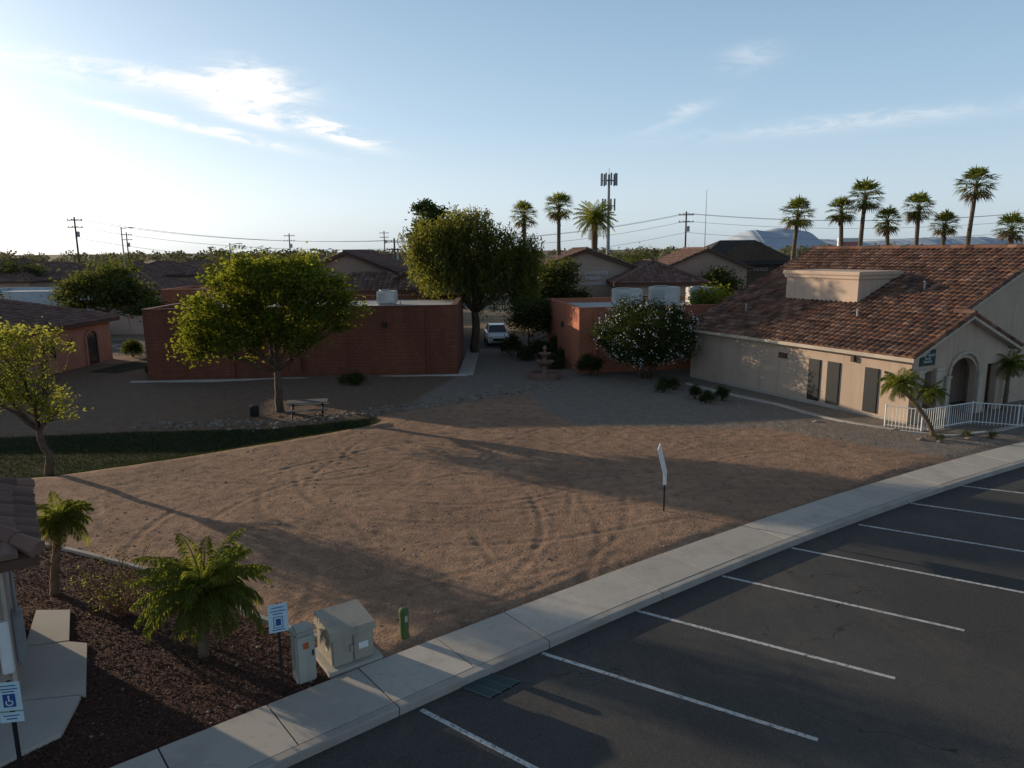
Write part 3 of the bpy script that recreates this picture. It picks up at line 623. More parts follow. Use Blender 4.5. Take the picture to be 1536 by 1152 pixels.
willow('weeping_willow_tree',(-2.6,51.6,0),[(-2.8,-.3,7.9,2.0,2.0,2.1,2.8),(-.5,0,8.9,2.0,2.2,1.7,2.2),(1.6,.2,7.5,1.6,1.7,1.9,2.8),(-1.9,.4,6.2,2.2,2,1.6,2.8),(.9,.4,5.4,1.8,1.9,1.4,2.4),(3.8,.5,7.0,.9,1.2,1.9,3.2),(3.4,.5,5.2,1.1,1.3,1.3,2.4)],165,.165,L_wil)
tree('tall_eucalyptus_tree',(-5.8,57,0),[(-.4,0,9.9,1.4,1.4,1.2),(.6,0,8.7,1.4,1.5,1.3),(-.9,0,8.2,1.2,1.3,1.2)],7000,.15,L_dark,.2,6,clr=.3)
tree('mesquite_tree',(3.4,57.5,0),[(-.8,0,4.2,1.6,1.6,1.3),(1.2,0,4.0,1.5,1.6,1.2),(.2,0,5.6,1.6,1.6,1.2)],7000,.15,L_mid,.16,2.0)
tree('small_olive_tree',(1.2,50.5,0),[(0,0,3.0,1.3,1.3,1.1),(.9,.2,2.4,.9,1,.8)],6000,.11,L_mid,.1,1.2)
def flower_tree():
    root=empty('white_flowering_oleander',(7.7,40.9,0)); w=MB();lf=MB()
    C0=np.array([0,0,2.65]); r_=np.array([2.75,2.6,1.8])
    for i in range(7):
        an=i*.9; P=limb(w,(.15*math.cos(an),.15*math.sin(an),-.1),C0+np.array([1.3*math.cos(an),1.3*math.sin(an),-.2]),.07,.03,.08)
        for _ in range(5):
            d=R.normal(size=3);d/=np.linalg.norm(d); limb(w,P[4],C0+d*r_*.8,.025,.01,.1,4,0,4)
    k=280; d=R.normal(size=(k,3)); d/=np.linalg.norm(d,axis=1)[:,None]; cc=C0+d*r_*(R.uniform(.55,1,k)**.5)[:,None]*(1+.09*np.sin(d[:,:1]*5+d[:,2:]*4))
    n=28000; wh=R.integers(0,k,n); C=cc[wh]+R.normal(size=(n,3))*.22; C=C[C[:,2]>.7]
    leaves(lf,C,.08,0,.8,0,.32)
    kb=420; d=R.normal(size=(kb,3)); d/=np.linalg.norm(d,axis=1)[:,None]; s=C0+d*r_*(1.04+.08*R.random(kb))[:,None]; s=s[(s[:,2]>.9)]
    s=np.repeat(s,4,0)+R.normal(size=(len(s)*4,3))*.09
    leaves(lf,s,.04,1,.8,0,.9)
    w.build('stems',[M_bark],root,smooth=True); lf.build('foliage_and_blossoms',[L_dark,mat('white_blossom',(.75,.72,.70),(.62,.55,.55),9,.7)],root)
flower_tree()
def shrub(name,x,y,r,h,ml,n=1500,ls=.05):
    lf=MB(); k=30; z=zg(x,y)
    d=R.normal(size=(k,3)); d/=np.linalg.norm(d,axis=1)[:,None]; d[:,2]=np.abs(d[:,2])*1.6-.6
    cc=np.array([0,0,h*.5])+d*np.array([r,r,h*.5])*R.uniform(.5,.85,k)[:,None]
    wh=R.integers(0,k,n); C=cc[wh]+R.normal(size=(n,3))*min(r,h)*.2; C[:,2]=np.abs(C[:,2])
    leaves(lf,C,ls,0,.8)
    for q in cc[:9]: limb(lf,(0,0,-.05),q,.02,.006,.1,4,1,4)
    return lf.build(name,[ml,M_bark],loc=(x,y,z))
for x,y in ((7.8,36.6),(8.5,37.4),(9.0,34.9),(9.35,34.0),(10.2,34.5)): shrub('round_shrub',x,y,random.uniform(.32,.45),random.uniform(.55,.78),L_dark,1600,.04)
shrub('dark_bush',4.6,41.9,.75,1.35,L_dark,3000,.06)
for x,y,r,h in ((0.0,50.6,.75,1.5),(1.9,49.0,.8,1.3),(3.0,48.4,.7,1.7),(.9,48,.55,.9),(2.6,44.5,.7,.8),(3.2,46.4,.5,1.0)): shrub('hedge_bush',x,y,r,h,L_mid,2200,.08)
shrub('low_green_shrub',-8.9,39.5,.9,.5,L_dark,1500,.06)
for x,y,r,h in ((-24.5,49.8,.9,1.5),(-22.2,50.5,.8,1.4),(-27.2,51.5,.7,1.2),(-21.7,43.4,.5,.6)): shrub('garden_bush',x,y,r,h,L_mid,1800,.09)
for x,y in ((17.5,27.0),(18.4,26.9),(16.2,26.7)): shrub('low_desert_plant',x,y,.25,.28,L_mid,350,.03)
tree('citrus_tree',(13.3,47.0,0),[(0,0,3.4,2.1,1.8,1.3),(-1.3,0,3.0,1.2,1.2,1.0),(1.4,0,2.9,1.3,1.3,1.0)],9000,.12,L_ash,.14,1.6)

def pinnate(mb,o,az,el0,L,droop,nl,ll,mi=0,wd=.02,mstem=0):
    n=9; t_=np.linspace(0,1,n); el=el0-droop*t_**1.3; d=np.stack([np.cos(el)*math.cos(az),np.cos(el)*math.sin(az),np.sin(el)],-1)
    P=np.array(o)+np.concatenate([[[0,0,0]],np.cumsum((d[:-1]+d[1:])/2*L/(n-1),0)])
    mb.tube(P,np.linspace(.02,.005,n)*(L/1.3),4,mstem,False,.7)
    s=np.linspace(.12,1,nl); Q=np.stack([np.interp(s,t_,P[:,i]) for i in range(3)],-1); D=np.stack([np.interp(s,t_,d[:,i]) for i in range(3)],-1); D/=np.linalg.norm(D,axis=1)[:,None]
    S=np.array([-math.sin(az),math.cos(az),0]); U=np.cross(D,S)*-1
    prof=np.sin(np.pi*np.clip(s*.85+.12,0,1))**.6
    for sg_ in (1,-1):
        ln_=ll*prof*R.uniform(.85,1.15,nl); dr=D*.75+S*sg_*.85+np.array([0,0,-.28])+R.normal(size=(nl,3))*.1+U*.15; dr/=np.linalg.norm(dr,axis=1)[:,None]
        mid=Q+dr*ln_[:,None]*.5+[0,0,.02]; tip=Q+dr*ln_[:,None]*.95+np.stack([0*ln_,0*ln_,-.3*ln_],-1); wv_=D*wd
        V=np.stack([Q,mid+wv_,tip,mid-wv_],1).reshape(-1,3); mb.add(V,np.arange(4*nl).reshape(-1,4),mi,R.random(nl)*.7+.15)
def pygmy(name,x,y,h,nf,L,ll,lean=(0,0),tr=.075,droop=1.9,nl=46):
    z=zg(x,y); root=empty(name,(x,y,z)); w=MB(); lf=MB()
    n=14; t_=np.linspace(0,1,n); P=np.stack([lean[0]*t_**1.5,lean[1]*t_**1.5,-.1+(h+.1)*t_],-1); rr=tr*(1.25-.35*t_+.16*(np.arange(n)%2)); w.tube(P,rr,9)
    for i in range(26):
        q=P[0]+(P[-1]-P[0])*R.uniform(.25,1); q=np.array([np.interp(q[2],P[:,2],P[:,0]),np.interp(q[2],P[:,2],P[:,1]),q[2]]); an=R.uniform(0,6.28); dv=np.array([math.cos(an),math.sin(an),.9]); w.tube([q+dv*tr*.6,q+dv*(tr+.07)],[.022,.008],4)
    for i in range(nf):
        u=i/nf; az=i*2.39996; el0=rad(82-78*u)+R.normal()*.12; pinnate(lf,P[-1]+[0,0,.02*(1-u)],az,el0,L*R.uniform(.75,1.12),droop*(.65+.45*u),nl,ll,0,.013*ll/.2)
    for i in range(6): pinnate(lf,P[-1],R.uniform(0,6.28),rad(-25),L*.7,.9,20,ll*.7,1,.012)
    w.build('trunk',[M_palmbark],root,smooth=True); lf.build('fronds',[L_palm,L_dry],root); return root
pygmy('pygmy_date_palm',-5.75,12.25,1.2,62,1.35,.28,(.12,0),droop=1.8)
pygmy('pygmy_date_palm',-10.05,14.75,1.6,36,.85,.2,(.25,.1),droop=2.0)
pygmy('pygmy_date_palm',16.4,27.3,1.9,34,1.0,.24,(-1.25,.5),droop=2.1,nl=30)
pygmy('pygmy_date_palm',17.3,28.9,1.3,26,.75,.2,(-.1,.1),droop=2.1,nl=26)
pygmy('pygmy_date_palm',22.3,32.0,2.0,34,.95,.24,(.1,.1),droop=2.1,nl=26)
def fanpalm(name,x,y,h,cr,nf=50,lean=(0,0),tr=.2):
    root=empty(name,(x,y,0)); w=MB(); lf=MB(); n=12; t_=np.linspace(0,1,n)
    P=np.stack([lean[0]*t_**2,lean[1]*t_**2,-.2+(h+.2)*t_],-1); w.tube(P,tr*(1.35-.5*t_+.05*(np.arange(n)%2)),9); T=P[-1]
    for i in range(nf):
        u=(i+.5)/nf; az=i*2.39996+R.normal()*.2; el=rad(85-140*u)+R.normal()*.12; mi=1 if u>.86 else 0
        dv=np.array([math.cos(el)*math.cos(az),math.cos(el)*math.sin(az),math.sin(el)]); pl=cr*.5*R.uniform(.75,1.2); c=T+dv*pl; lf.tube([T,c],[.03,.015],4,mi,False,.6)
        S=np.array([-math.sin(az),math.cos(az),0]); U=np.cross(dv,S); K=13; bl=cr*.55*R.uniform(.85,1.2)
        a_=np.linspace(-1.25,1.25,K); D=dv*np.cos(a_)[:,None]+S*np.sin(a_)[:,None]+R.normal(size=(K,3))*.06
        mid=c+D*bl*.55; tip=c+D*bl+np.array([0,0,-1])*bl*.2*np.abs(R.normal(1,.5,K))[:,None]
        wv_=np.cross(D,U)*bl*.05
        V=np.stack([np.repeat(c[None],K,0),mid+wv_,tip,mid-wv_],1).reshape(-1,3); lf.add(V,np.arange(4*K).reshape(-1,4),mi,R.random(K)*.8)
    for i in range(34):
        az=R.uniform(0,6.28); a0=T+[0,0,-R.uniform(0,1.0)]; dv=np.array([math.cos(az)*.35,math.sin(az)*.35,-1]); b0=a0+dv*R.uniform(.4,.8); s=np.array([-math.sin(az),math.cos(az),0])*.09
        lf.quad(a0-s*.3,b0-s,b0+s+dv*.1,a0+s*.3,1,R.random())
    w.build('trunk',[M_palmbark],root,smooth=True); lf.build('fan_fronds',[L_palm,L_dry],root)
for x,y,h,cr,tr in ((1.28,70,10.4,1.5,.17),(4.56,70,11.2,1.6,.18)): fanpalm('fan_palm',x,y,h,cr,44,(0,0),tr)
for x,zt,y,cr in ((30.6,12.2,80,1.9),(36.1,12.6,80,1.6),(37.9,14.0,80,2.0),(41.2,11.5,80,1.6),(44.1,12.9,80,1.8),(46.9,11.0,80,1.6),(49.5,15.2,80,2.1),(54.6,10.6,80,1.8)):
    fanpalm('fan_palm',x,y,zt-1.5,cr*1.05,50,(R.normal()*.3,0),.22)
def datepalm(name,x,y,h,L,nf=64):
    root=empty(name,(x,y,0)); w=MB(); lf=MB(); n=12; P=np.stack([0*np.linspace(0,1,n),0*np.linspace(0,1,n),np.linspace(-.2,h,n)],-1); w.tube(P,.3+.03*(np.arange(n)%2),9)
    for i in range(nf): u=i/nf; pinnate(lf,P[-1],i*2.39996,rad(82-115*u),L*R.uniform(.9,1.1),.9+.3*u,24,.45,1 if u>.93 else 0,.035)
    w.build('trunk',[M_palmbark],root,smooth=True); lf.build('fronds',[L_palm,L_dry],root)
datepalm('date_palm',8.3,73,10.2,2.3)
tw=MB()
for i in range(26):
    an=R.uniform(0,6.28); r_=R.uniform(.2,.8); q=(r_*math.cos(an),r_*math.sin(an)*.8,R.uniform(.6,1.3)); P=limb(tw,(R.normal()*.04,R.normal()*.04,-.05),q,.014,.005,.1,6,0,4)
    for _ in range(3):
        s=P[R.integers(2,6)]; e_=s+R.normal(size=3)*.18+[0,0,.15]; limb(tw,s,e_,.006,.003,.1,3,0,3); leaves(tw,e_+R.normal(size=(14,3))*.08,.026,1)
tw.build('twiggy_bougainvillea_shrub',[mat('red_twig',(.20,.09,.055)),L_yel],loc=(-8.0,13.75,0))

# ground cover
def scatter(P,n,x0,x1,y0,y1):
    x=R.uniform(x0,x1,n);y=R.uniform(y0,y1,n); k=sdf(x,y,P)>.05; k&=(y>yi(x)+.03); return x[k],y[k]
x,y=scatter(MULCH,52000,-12.5,-2.4,8.5,18); z=hgt(x,y)
d=R.normal(size=(len(x),3)); d[:,2]*=.35; d/=np.linalg.norm(d,axis=1)[:,None]; e_=np.cross(d,np.array([0,0,1])+R.normal(size=(len(x),3))*.4); e_/=np.linalg.norm(e_,axis=1)[:,None]
s=R.uniform(.012,.038,len(x))[:,None]; C=np.stack([x,y,z+.012],-1); mm=MB(); mm.add(quads(C,d*s,e_*s*.45).reshape(-1,3),np.arange(4*len(x)).reshape(-1,4))
mm.build('bark_mulch',[mat('mulch_chips',(.1,.05,.04),(.05,.025,.02),2,.9,tone=[(.025,.014,.011),(.08,.038,.028),(.14,.068,.048),(.05,.026,.02)])])
x,y=scatter(GRASS,60000,-24,-5.5,22,32); z=hgt(x,y); n=len(x); b=R.normal(size=(n,2))*.02
V=np.stack([np.stack([x-.014,y,z-.01],-1),np.stack([x+.014,y,z-.01],-1),np.stack([x+b[:,0],y+b[:,1],z+R.uniform(.03,.08,n)],-1)],1).reshape(-1,3)
mm=MB(); mm.add(V,np.arange(3*n).reshape(-1,3)); mm.build('lawn_grass',[leafmat('grass_blade',(.016,.024,.010),(.042,.052,.020),.3)])
def rocks(name,x,y,s,m):
    n=len(x); O=np.array([(1,0,0),(0,1,0),(-1,0,0),(0,-1,0),(0,0,1),(.7,.7,.5),(-.7,.7,.5),(-.7,-.7,.5),(.7,-.7,.5)])
    z=hgt(x,y); V=O[None]*(1+R.normal(size=(n,9,3))*.15)*s[:,None,None]*np.array([1,.8,.6]); an=R.uniform(0,6.28,n)
    c,s_=np.cos(an)[:,None],np.sin(an)[:,None]; V=np.stack([V[...,0]*c-V[...,1]*s_,V[...,0]*s_+V[...,1]*c,V[...,2]],-1)+np.stack([x,y,z-.1*s],-1)[:,None]
    F=np.array([(0,5,8),(0,1,5),(1,6,5),(1,2,6),(2,7,6),(2,3,7),(3,8,7),(3,0,8),(4,8,5),(4,5,6),(4,6,7),(4,7,8)])
    F=(F[None]+(np.arange(n)*9)[:,None,None]).reshape(-1,3); mb=MB(); mb.add(V.reshape(-1,3),F,0,np.repeat(R.random(n),12)); return mb.build(name,[m])
M_rock=mat('stone',(.22,.18,.15),(.13,.11,.09),4,.95,tone=[(.10,.08,.066),(.21,.165,.13),(.30,.24,.195),(.16,.12,.095)])
M_clod=mat('dirt_clod',(.27,.175,.12),(.18,.115,.08),4,.95,tone=[(.15,.098,.068),(.26,.17,.118),(.36,.25,.175),(.21,.14,.10)])
x=R.uniform(-13,20,18000);y=R.uniform(10,33,18000);k=(y>yi(x)+.1)&(sdf(x,y,GRASS)<0)&(vn(x,y,3,41)>R.random(len(x))*.8); x,y=x[k],y[k]; rocks('dirt_clods_and_pebbles',x,y,R.gamma(1.6,.007,len(x))+.006,M_clod)
c=smooth([(-16,30.2),(-10.4,30.6),(-8,31.7),(-5.3,33.4),(-2.3,35.3),(.8,37.6),(2.0,39.0)],700); q=c+R.normal(size=c.shape)*.33; rocks('river_rock_border',q[:,0],q[:,1],R.uniform(.04,.14,len(q)),M_rock)
x=R.uniform(-30,26,16000);y=R.uniform(24,46,16000);k=np.maximum(sdf(x,y,GRAVL),sdf(x,y,GRAVR))>0; x,y=x[k],y[k]; rocks('landscape_gravel',x,y,R.uniform(.012,.04,len(x)),M_rock)
rocks('landscape_boulder',np.array([15.6,16.1,12.9,17.6,-.8]),np.array([26.7,26.4,29.8,26.8,38.3]),np.array([.22,.16,.2,.25,.35]),M_rock)

# ------------------------------------------------------------------ street furniture & utilities
M_blue=mat('sign_blue',(.02,.10,.32),None,3,.5); M_signw=mat('sign_face_pale',(.52,.68,.74),(.45,.60,.67),2,.4)
s=MB(); s.box(-.022,-.022,-.1,.022,.022,1.62,0); s.bbox(-.155,-.035,1.12,.155,-.024,1.62,1,.004)
for a in ((-.075,1.2,.075,1.21),(-.075,1.39,.075,1.40),(-.075,1.21,-.065,1.39),(.065,1.21,.075,1.39)): s.box(a[0],-.039,a[1],a[2],-.036,a[3],2)
s.box(-.04,-.039,1.24,.04,-.036,1.36,2)
for z,wd in ((1.55,.2),(1.49,.24),(1.44,.16),(1.16,.2)): s.box(-wd/2,-.039,z,wd/2,-.036,z+.014,2)
s.build('charging_parking_sign',[M_darkmetal,M_signw,M_blue],loc=(-3.9,11.05,0),rz=ang-rad(12))
s=MB(); s.box(-.022,-.022,-.1,.022,.022,1.42,0); s.bbox(-.155,-.035,.98,.155,-.024,1.42,1,.004); s.bbox(-.155,-.035,.80,.155,-.024,.955,1,.004)
s.box(-.08,-.039,1.04,.08,-.036,1.24,2)
for i in range(14):
    a0=rad(150+i*17); s.box(.042*math.cos(a0)-.008,-.044,1.11+.042*math.sin(a0)-.008,.042*math.cos(a0)+.008,-.040,1.11+.042*math.sin(a0)+.008,3)
s.box(-.012,-.044,1.13,.006,-.040,1.19,3); s.box(-.015,-.044,1.195,.009,-.040,1.219,3); s.box(.006,-.044,1.13,.04,-.040,1.143,3); s.box(.032,-.044,1.09,.045,-.040,1.129,3)
for z,wd in ((1.36,.2),(1.31,.24),(1.27,.16),(.90,.2),(.85,.14)): s.box(-wd/2,-.039,z,wd/2,-.036,z+.014,2)
s.build('accessible_parking_sign',[M_darkmetal,M_signw,M_blue,M_white],loc=(-7.10,9.22,0),rz=rad(10))
M_ped=mat('utility_beige_paint',(.40,.40,.35),(.34,.34,.30),2,.6,stain=.3); M_xf=mat('transformer_beige_paint',(.38,.345,.28),(.31,.28,.23),1.5,.6,stain=.4)
M_red=mat('warning_label',(.45,.12,.05))
s=MB(); s.bbox(-.17,-.15,-.05,.17,.15,.86,0,.03); s.bbox(-.19,-.17,.84,.19,.17,.97,0,.055); s.box(-.14,-.154,.1,.14,-.151,.76,0); s.box(-.05,-.158,.6,.05,-.155,.72,1); s.box(.1,-.165,.45,.13,-.155,.55,2); s.build('utility_pedestal',[M_ped,M_red,M_darkmetal],loc=(-3.66,11.5,0),rz=ang)
s=MB(); s.bbox(-.1,-.1,-.05,.92,.88,.06,2,.01); s.bbox(0,0,.062,.80,.76,.62,0,.03)
V=[(-.03,-.03,.60),(.83,-.03,.60),(.83,.79,.60),(-.03,.79,.60),(-.02,-.02,.74),(.82,-.02,.74),(.82,.78,.83),(-.02,.78,.83)]
s.add(V,[(0,3,2,1),(4,5,6,7),(0,1,5,4),(1,2,6,5),(2,3,7,6),(3,0,4,7)],0,.5)
s.box(.395,-.012,.1,.405,-.002,.58,3); s.box(.5,-.008,.28,.68,-.002,.40,1); s.box(-.006,.2,.3,-.002,.3,.4,1); s.bbox(.33,-.04,.28,.39,-.002,.42,0,.01)
s.build('pad_mounted_transformer',[M_xf,M_white,M_concrete,M_darkmetal],loc=(-3.2,11.62,0),rz=ang)
s=MB(); s.lathe([(0,-.1),(.085,-.1),(.085,.46),(.095,.47),(.095,.56),(.08,.61),(.04,.63),(0,.63)],16,0); s.box(-.03,-.102,.38,.03,-.094,.5,1); s.build('green_telecom_pedestal',[mat('green_plastic',(.09,.135,.05),(.06,.095,.035),3,.6),M_ped],loc=(-2.1,12.75,0),rz=ang)
s=MB(); G=[np.array(q)*1.018 for q in ((-.95,11.15),(-.45,11.55),(.12,11.28),(-.4,10.8))]
def gp(u,v,z): q=G[0]*(1-u)*(1-v)+G[1]*(1-u)*v+G[3]*u*(1-v)+G[2]*u*v; return (q[0],q[1],z)
s.quad(gp(0,0,-.126),gp(1,0,-.126),gp(1,1,-.126),gp(0,1,-.126),1)
for i in range(14):
    u=.04+i*.067; s.add([gp(u,.03,-.112),gp(u+.035,.03,-.112),gp(u+.035,.97,-.112),gp(u,.97,-.112),gp(u,.03,-.125),gp(u+.035,.03,-.125),gp(u+.035,.97,-.125),gp(u,.97,-.125)],[(0,1,2,3),(0,4,5,1),(1,5,6,2),(2,6,7,3),(3,7,4,0)],0,.5)
for v in (0,.31,.64,.96): s.add([gp(0,v,-.110),gp(1,v,-.110),gp(1,v+.04,-.110),gp(0,v+.04,-.110),gp(0,v,-.125),gp(1,v,-.125),gp(1,v+.04,-.125),gp(0,v+.04,-.125)],[(0,1,2,3),(0,4,5,1),(1,5,6,2),(2,6,7,3),(3,7,4,0)],0,.5)
s.build('storm_drain_grate',[mat('grate_iron',(.09,.13,.13),(.07,.10,.10),6,.6,metal=.2),mat('drain_dark',(.012,.014,.014))])
s=MB(); s.box(-.02,-.02,-.1,.02,.02,1.15,0); s.bbox(-.016,-.35,1.02,.016,.35,1.88,1,.004,Matrix.Rotation(rad(-14),4,'Y')@Matrix.Translation((.28,0,0))); s.box(-.05,-.03,.8,.05,.03,1.1,1)
s.build('lot_sale_sign',[M_darkmetal,M_white],loc=(4.25,19.4,0),rz=rad(-16))
s=MB(); M_tab=mat('grey_table_plastic',(.16,.16,.15))
for i in range(5): s.bbox(-.9,-.38+i*.155,.70,.9,-.24+i*.155,.745,0,.008)
for sy in (-.75,.55):
    for i in range(2): s.bbox(-.9,sy+i*.11,.42,.9,sy+.1+i*.11,.46,0,.008)
for sx in (-.65,.65):
    s.box(sx-.03,-.72,.36,sx+.03,.72,.41,1); s.tube([(sx,-.55,0),(sx,-.2,.69)],.03,6,1); s.tube([(sx,.55,0),(sx,.2,.69)],.03,6,1)
s.build('picnic_table',[M_tab,M_darkmetal],loc=(-9.2,31.8,zg(-9.2,31.8)),rz=rad(12))
s=MB(); s.lathe([(0,0),(.15,0),(.18,.45),(.2,.46),(.2,.5),(.08,.54),(0,.55)],14,0)
for i in range(14): a0=i*2*math.pi/14; s.box(.178*math.cos(a0)-.01,.178*math.sin(a0)-.01,.03,.178*math.cos(a0)+.01,.178*math.sin(a0)+.01,.44,0)
s.build('trash_can',[M_darkmetal],loc=(-11.6,31.8,zg(-11.6,31.8)))
s=MB(); s.lathe([(0,.05),(.8,.05),(.8,0),(.92,0),(.96,.34),(.9,.37),(.84,.34),(.8,.2),(0,.2)],28,0); s.lathe([(.25,.2),(.2,.35),(.13,.5),(.15,.7),(.5,.92),(.54,1.0),(.48,1.0),(.1,.9),(.09,1.15),(.11,1.25),(.34,1.4),(.37,1.47),(.32,1.47),(.07,1.4),(.06,1.6),(.13,1.7),(.1,1.82),(0,1.92)],24,0)
s.build('tiered_garden_fountain',[mat('fountain_terracotta',(.22,.13,.10),(.15,.085,.07),4,.8)],loc=(1.9,41.2,0))
def car(name,x,y,rz,paint,z=0):
    s=MB()
    sec=[(-2.15,.38,.62,.72),(-2.0,.25,.78,.84),(-1.2,.22,.92,.88),(-.9,.22,.97,.9),(1.3,.22,1.0,.9),(1.95,.28,.98,.86),(2.15,.4,.85,.76)]
    V=[]
    for yy,z0,z1,hw in sec: V+=[(-hw+.06,yy,z0),(-hw,yy,(z0+z1)/2),(-hw+.05,yy,z1-.06),(-hw+.14,yy,z1),(hw-.14,yy,z1),(hw-.05,yy,z1-.06),(hw,yy,(z0+z1)/2),(hw-.06,yy,z0)]
    n=len(sec); F=[(i*8+j,(i+1)*8+j,(i+1)*8+(j+1)%8,i*8+(j+1)%8) for i in range(n-1) for j in range(8)]+[tuple(range(8)),tuple(range((n-1)*8+7,(n-1)*8-1,-1))]
    s.add(V,F,0,.5)
    Vb=[(-.76,-1.0,.95),(.76,-1.0,.95),(.6,-.25,1.47),(-.6,-.25,1.47),(-.6,.9,1.5),(.6,.9,1.5),(.74,1.85,.97),(-.74,1.85,.97)]
    s.add(Vb,[(0,1,2,3)],1,.5); s.add(Vb,[(3,2,5,4)],0,.5); s.add(Vb,[(4,5,6,7)],1,.5); s.add(Vb,[(1,6,5,2)],1,.5); s.add(Vb,[(0,3,4,7)],1,.5)
    for sx in (-1,1):
        s.tube([(sx*.76,-1.0,.96),(sx*.6,-.25,1.48),(sx*.6,.9,1.51),(sx*.74,1.8,.98)],.035,6,0); s.tube([(sx*.70,.3,.97),(sx*.6,.3,1.49)],.03,6,0)
        s.bbox(sx*.95-.08,-.85,.95,sx*.95+.08,-.72,1.08,0,.03)
        s.bbox(sx*.62-.17,-2.17,.6,sx*.62+.17,-2.0,.74,3,.03)
        for wy in (-1.35,1.3):
            s.tube([(sx*.68,wy,.32),(sx*.9,wy,.32)],.32,18,2); s.tube([(sx*.9,wy,.32),(sx*.915,wy,.32)],.19,12,4)
    s.bbox(-.42,-2.19,.42,.42,-2.1,.62,2,.02); s.box(-.2,-2.20,.34,.2,-2.185,.44,4)
    return s.build(name,[paint,M_glass,mat('tyre_rubber',(.02,.02,.02)),mat('headlamp',(.6,.6,.6),None,3,.2),M_galv],loc=(x,y,z),rz=rz)
M_wcar=mat('white_car_paint',(.70,.71,.72),(.66,.67,.68),1,.25,spec=.5)
car('parked_white_car',-1.2,57.4,rad(6),M_wcar,.01)

# ------------------------------------------------------------------ background streets, buildings
a=MB(); a.box(-60,54.0,-.1,24,61.5,.012,0); a.box(-29,52,-.1,-21.6,54.1,.008,0); a.build('back_service_road',[M_asph])
a=MB(); a.box(-400,98,-.1,400,112,.015,0); a.build('main_street',[M_asph])
a=MB()
for i in range(9): a.box(-46+i*2.8,55.0,.012,-45.9+i*2.8,58.6,.017,0)
a.build('back_road_stall_lines',[M_paint])
M_tan=mat('distant_stucco_tan',(.44,.335,.265),(.36,.275,.22),.4,.9); M_dst=mat('distant_stucco_rose',(.39,.27,.215),(.32,.22,.175),.4,.9)
RX=Matrix.Rotation(rad(90),4,'X')
ca=house('health_associates_building',2.6,10.2,62,76,5.9,7.25,M_tan,'gable','y',wins=[(3.2,4.4,2.2,3.8),(8.6,9.6,2.2,3.8)],tw=.4)
s=MB(); th_=np.arange(24)*2*np.pi/24; s.add([(5.0+.42*math.cos(q),61.93,5.0+.42*math.sin(q)) for q in th_],[tuple(range(24))],0,.5); s.build('wall_logo',[M_darkmetal],ca)
text('wall_lettering','Community\nHealth\nAssociates',.52,Matrix.Translation((7.0,61.93,5.2))@RX,M_white,ca,.02)
house('health_associates_wing',8.6,15.0,58,68,4.6,6.2,M_tan,'hip',tw=.4,wins=[(10,11,1.8,3.6),(12.5,13.5,1.8,3.6)])
house('office_with_tile_roof',-17.5,-9.5,60,72,5.6,7.2,M_dst,'gable','y',tw=.4,wins=[(-16.5,-15.4,2.5,4)])
house('office_with_tile_roof',-9.3,-4.5,57,66,5.0,6.4,M_tan,'gable','y',tw=.4)
house('office_tile_roof_wing',-14.5,-7.5,55.6,60,4.3,5.5,M_dst,'hip',tw=.4)
house('tile_roof_office',16,24.5,76,86,5.4,7.2,M_dst,'gable','y',tw=.45)
cb=empty('stone_and_white_commercial_building'); w=MB(); w.box(22.6,92,-.2,28.2,104,6.0,0); w.box(28.3,90,-.2,35,104,5.4,1); w.poly([(24.0,89.9,5.2),(35.0,89.9,5.2),(30.5,89.9,8.0),(28.2,89.9,8.0)],1); w.box(35.1,94,-.2,44,104,4.6,0)
w.box(24.5,91.9,2.0,27.5,91.99,4.5,3)
w.build('walls',[mat('white_stucco_far',(.5,.5,.49)),brickmat('stone_brown',(.12,.09,.07),(.09,.07,.055),(.05,.04,.035)),M_darkmetal,M_glass],cb)
r=MB(); r.add([(22,89,5.3),(35.6,89,5.3),(31.5,95,8.3),(27,95,8.3),(22,105,5.3),(35.6,105,5.3)],[(0,1,2,3),(1,5,2),(3,4,0),(3,2,5,4)],0,.5); r.build('dark_roof',[mat('charcoal_roof',(.05,.045,.042),None,2,.8)],cb)
text('channel_letters','CANOLO',.6,Matrix.Translation((30.2,89.6,4.5))@RX,M_galv,cb,.04)
house('street_house',-50,-40,84,94,3.0,4.9,M_tan,tw=.5); house('street_house',-38,-30,120,130,3.5,5.4,M_dst,tw=.5); house('street_house',-30,-23,82,92,3.0,4.8,M_tan,tw=.5)
flatroof('white_warehouse',[(-62,80),(-47,80),(-47,90),(-62,90)],3.2,mat('pale_blue_wall',(.50,.56,.60)))
flatroof('brick_store',[(-37.5,78),(-32.5,78),(-32.5,86),(-37.5,86)],3.4,M_orange)
for i in range(32):
    x=R.uniform(-190,230); y=R.uniform(125,260); wd=R.uniform(9,22); house('distant_house',x,x+wd,y,y+R.uniform(8,13),R.uniform(2.8,3.8),R.uniform(4.8,6.4),M_tan if i%2 else M_dst,tw=1.2)
for x,y,wd in ((-82,118,13),(-66,122,12),(-55,132,14),(-47,114,8),(-30,142,12),(-100,128,15),(-24,116,9),(-76,100,10)):
    house('distant_house',x,x+wd,y,y+10,3.6,5.8,M_tan if wd%2 else M_dst,tw=1.0)
fw=MB(); fw.box(-60,66,-.1,-22,66.2,1.7,0)
for i in range(13): fw.box(-60+i*3.1,65.93,-.1,-59.7+i*3.1,66.27,1.85,0)
fw.build('perimeter_block_wall',[M_tan])
car('distant_parked_car',-38.6,64,rad(80),M_wcar); car('distant_parked_car',-30,99,rad(90),mat('dark_car_paint',(.05,.06,.08),None,1,.3)); car('distant_parked_car',-20.5,101,rad(90),M_wcar)
car('distant_parked_car',-27,59.5,rad(95),M_galv,.012)
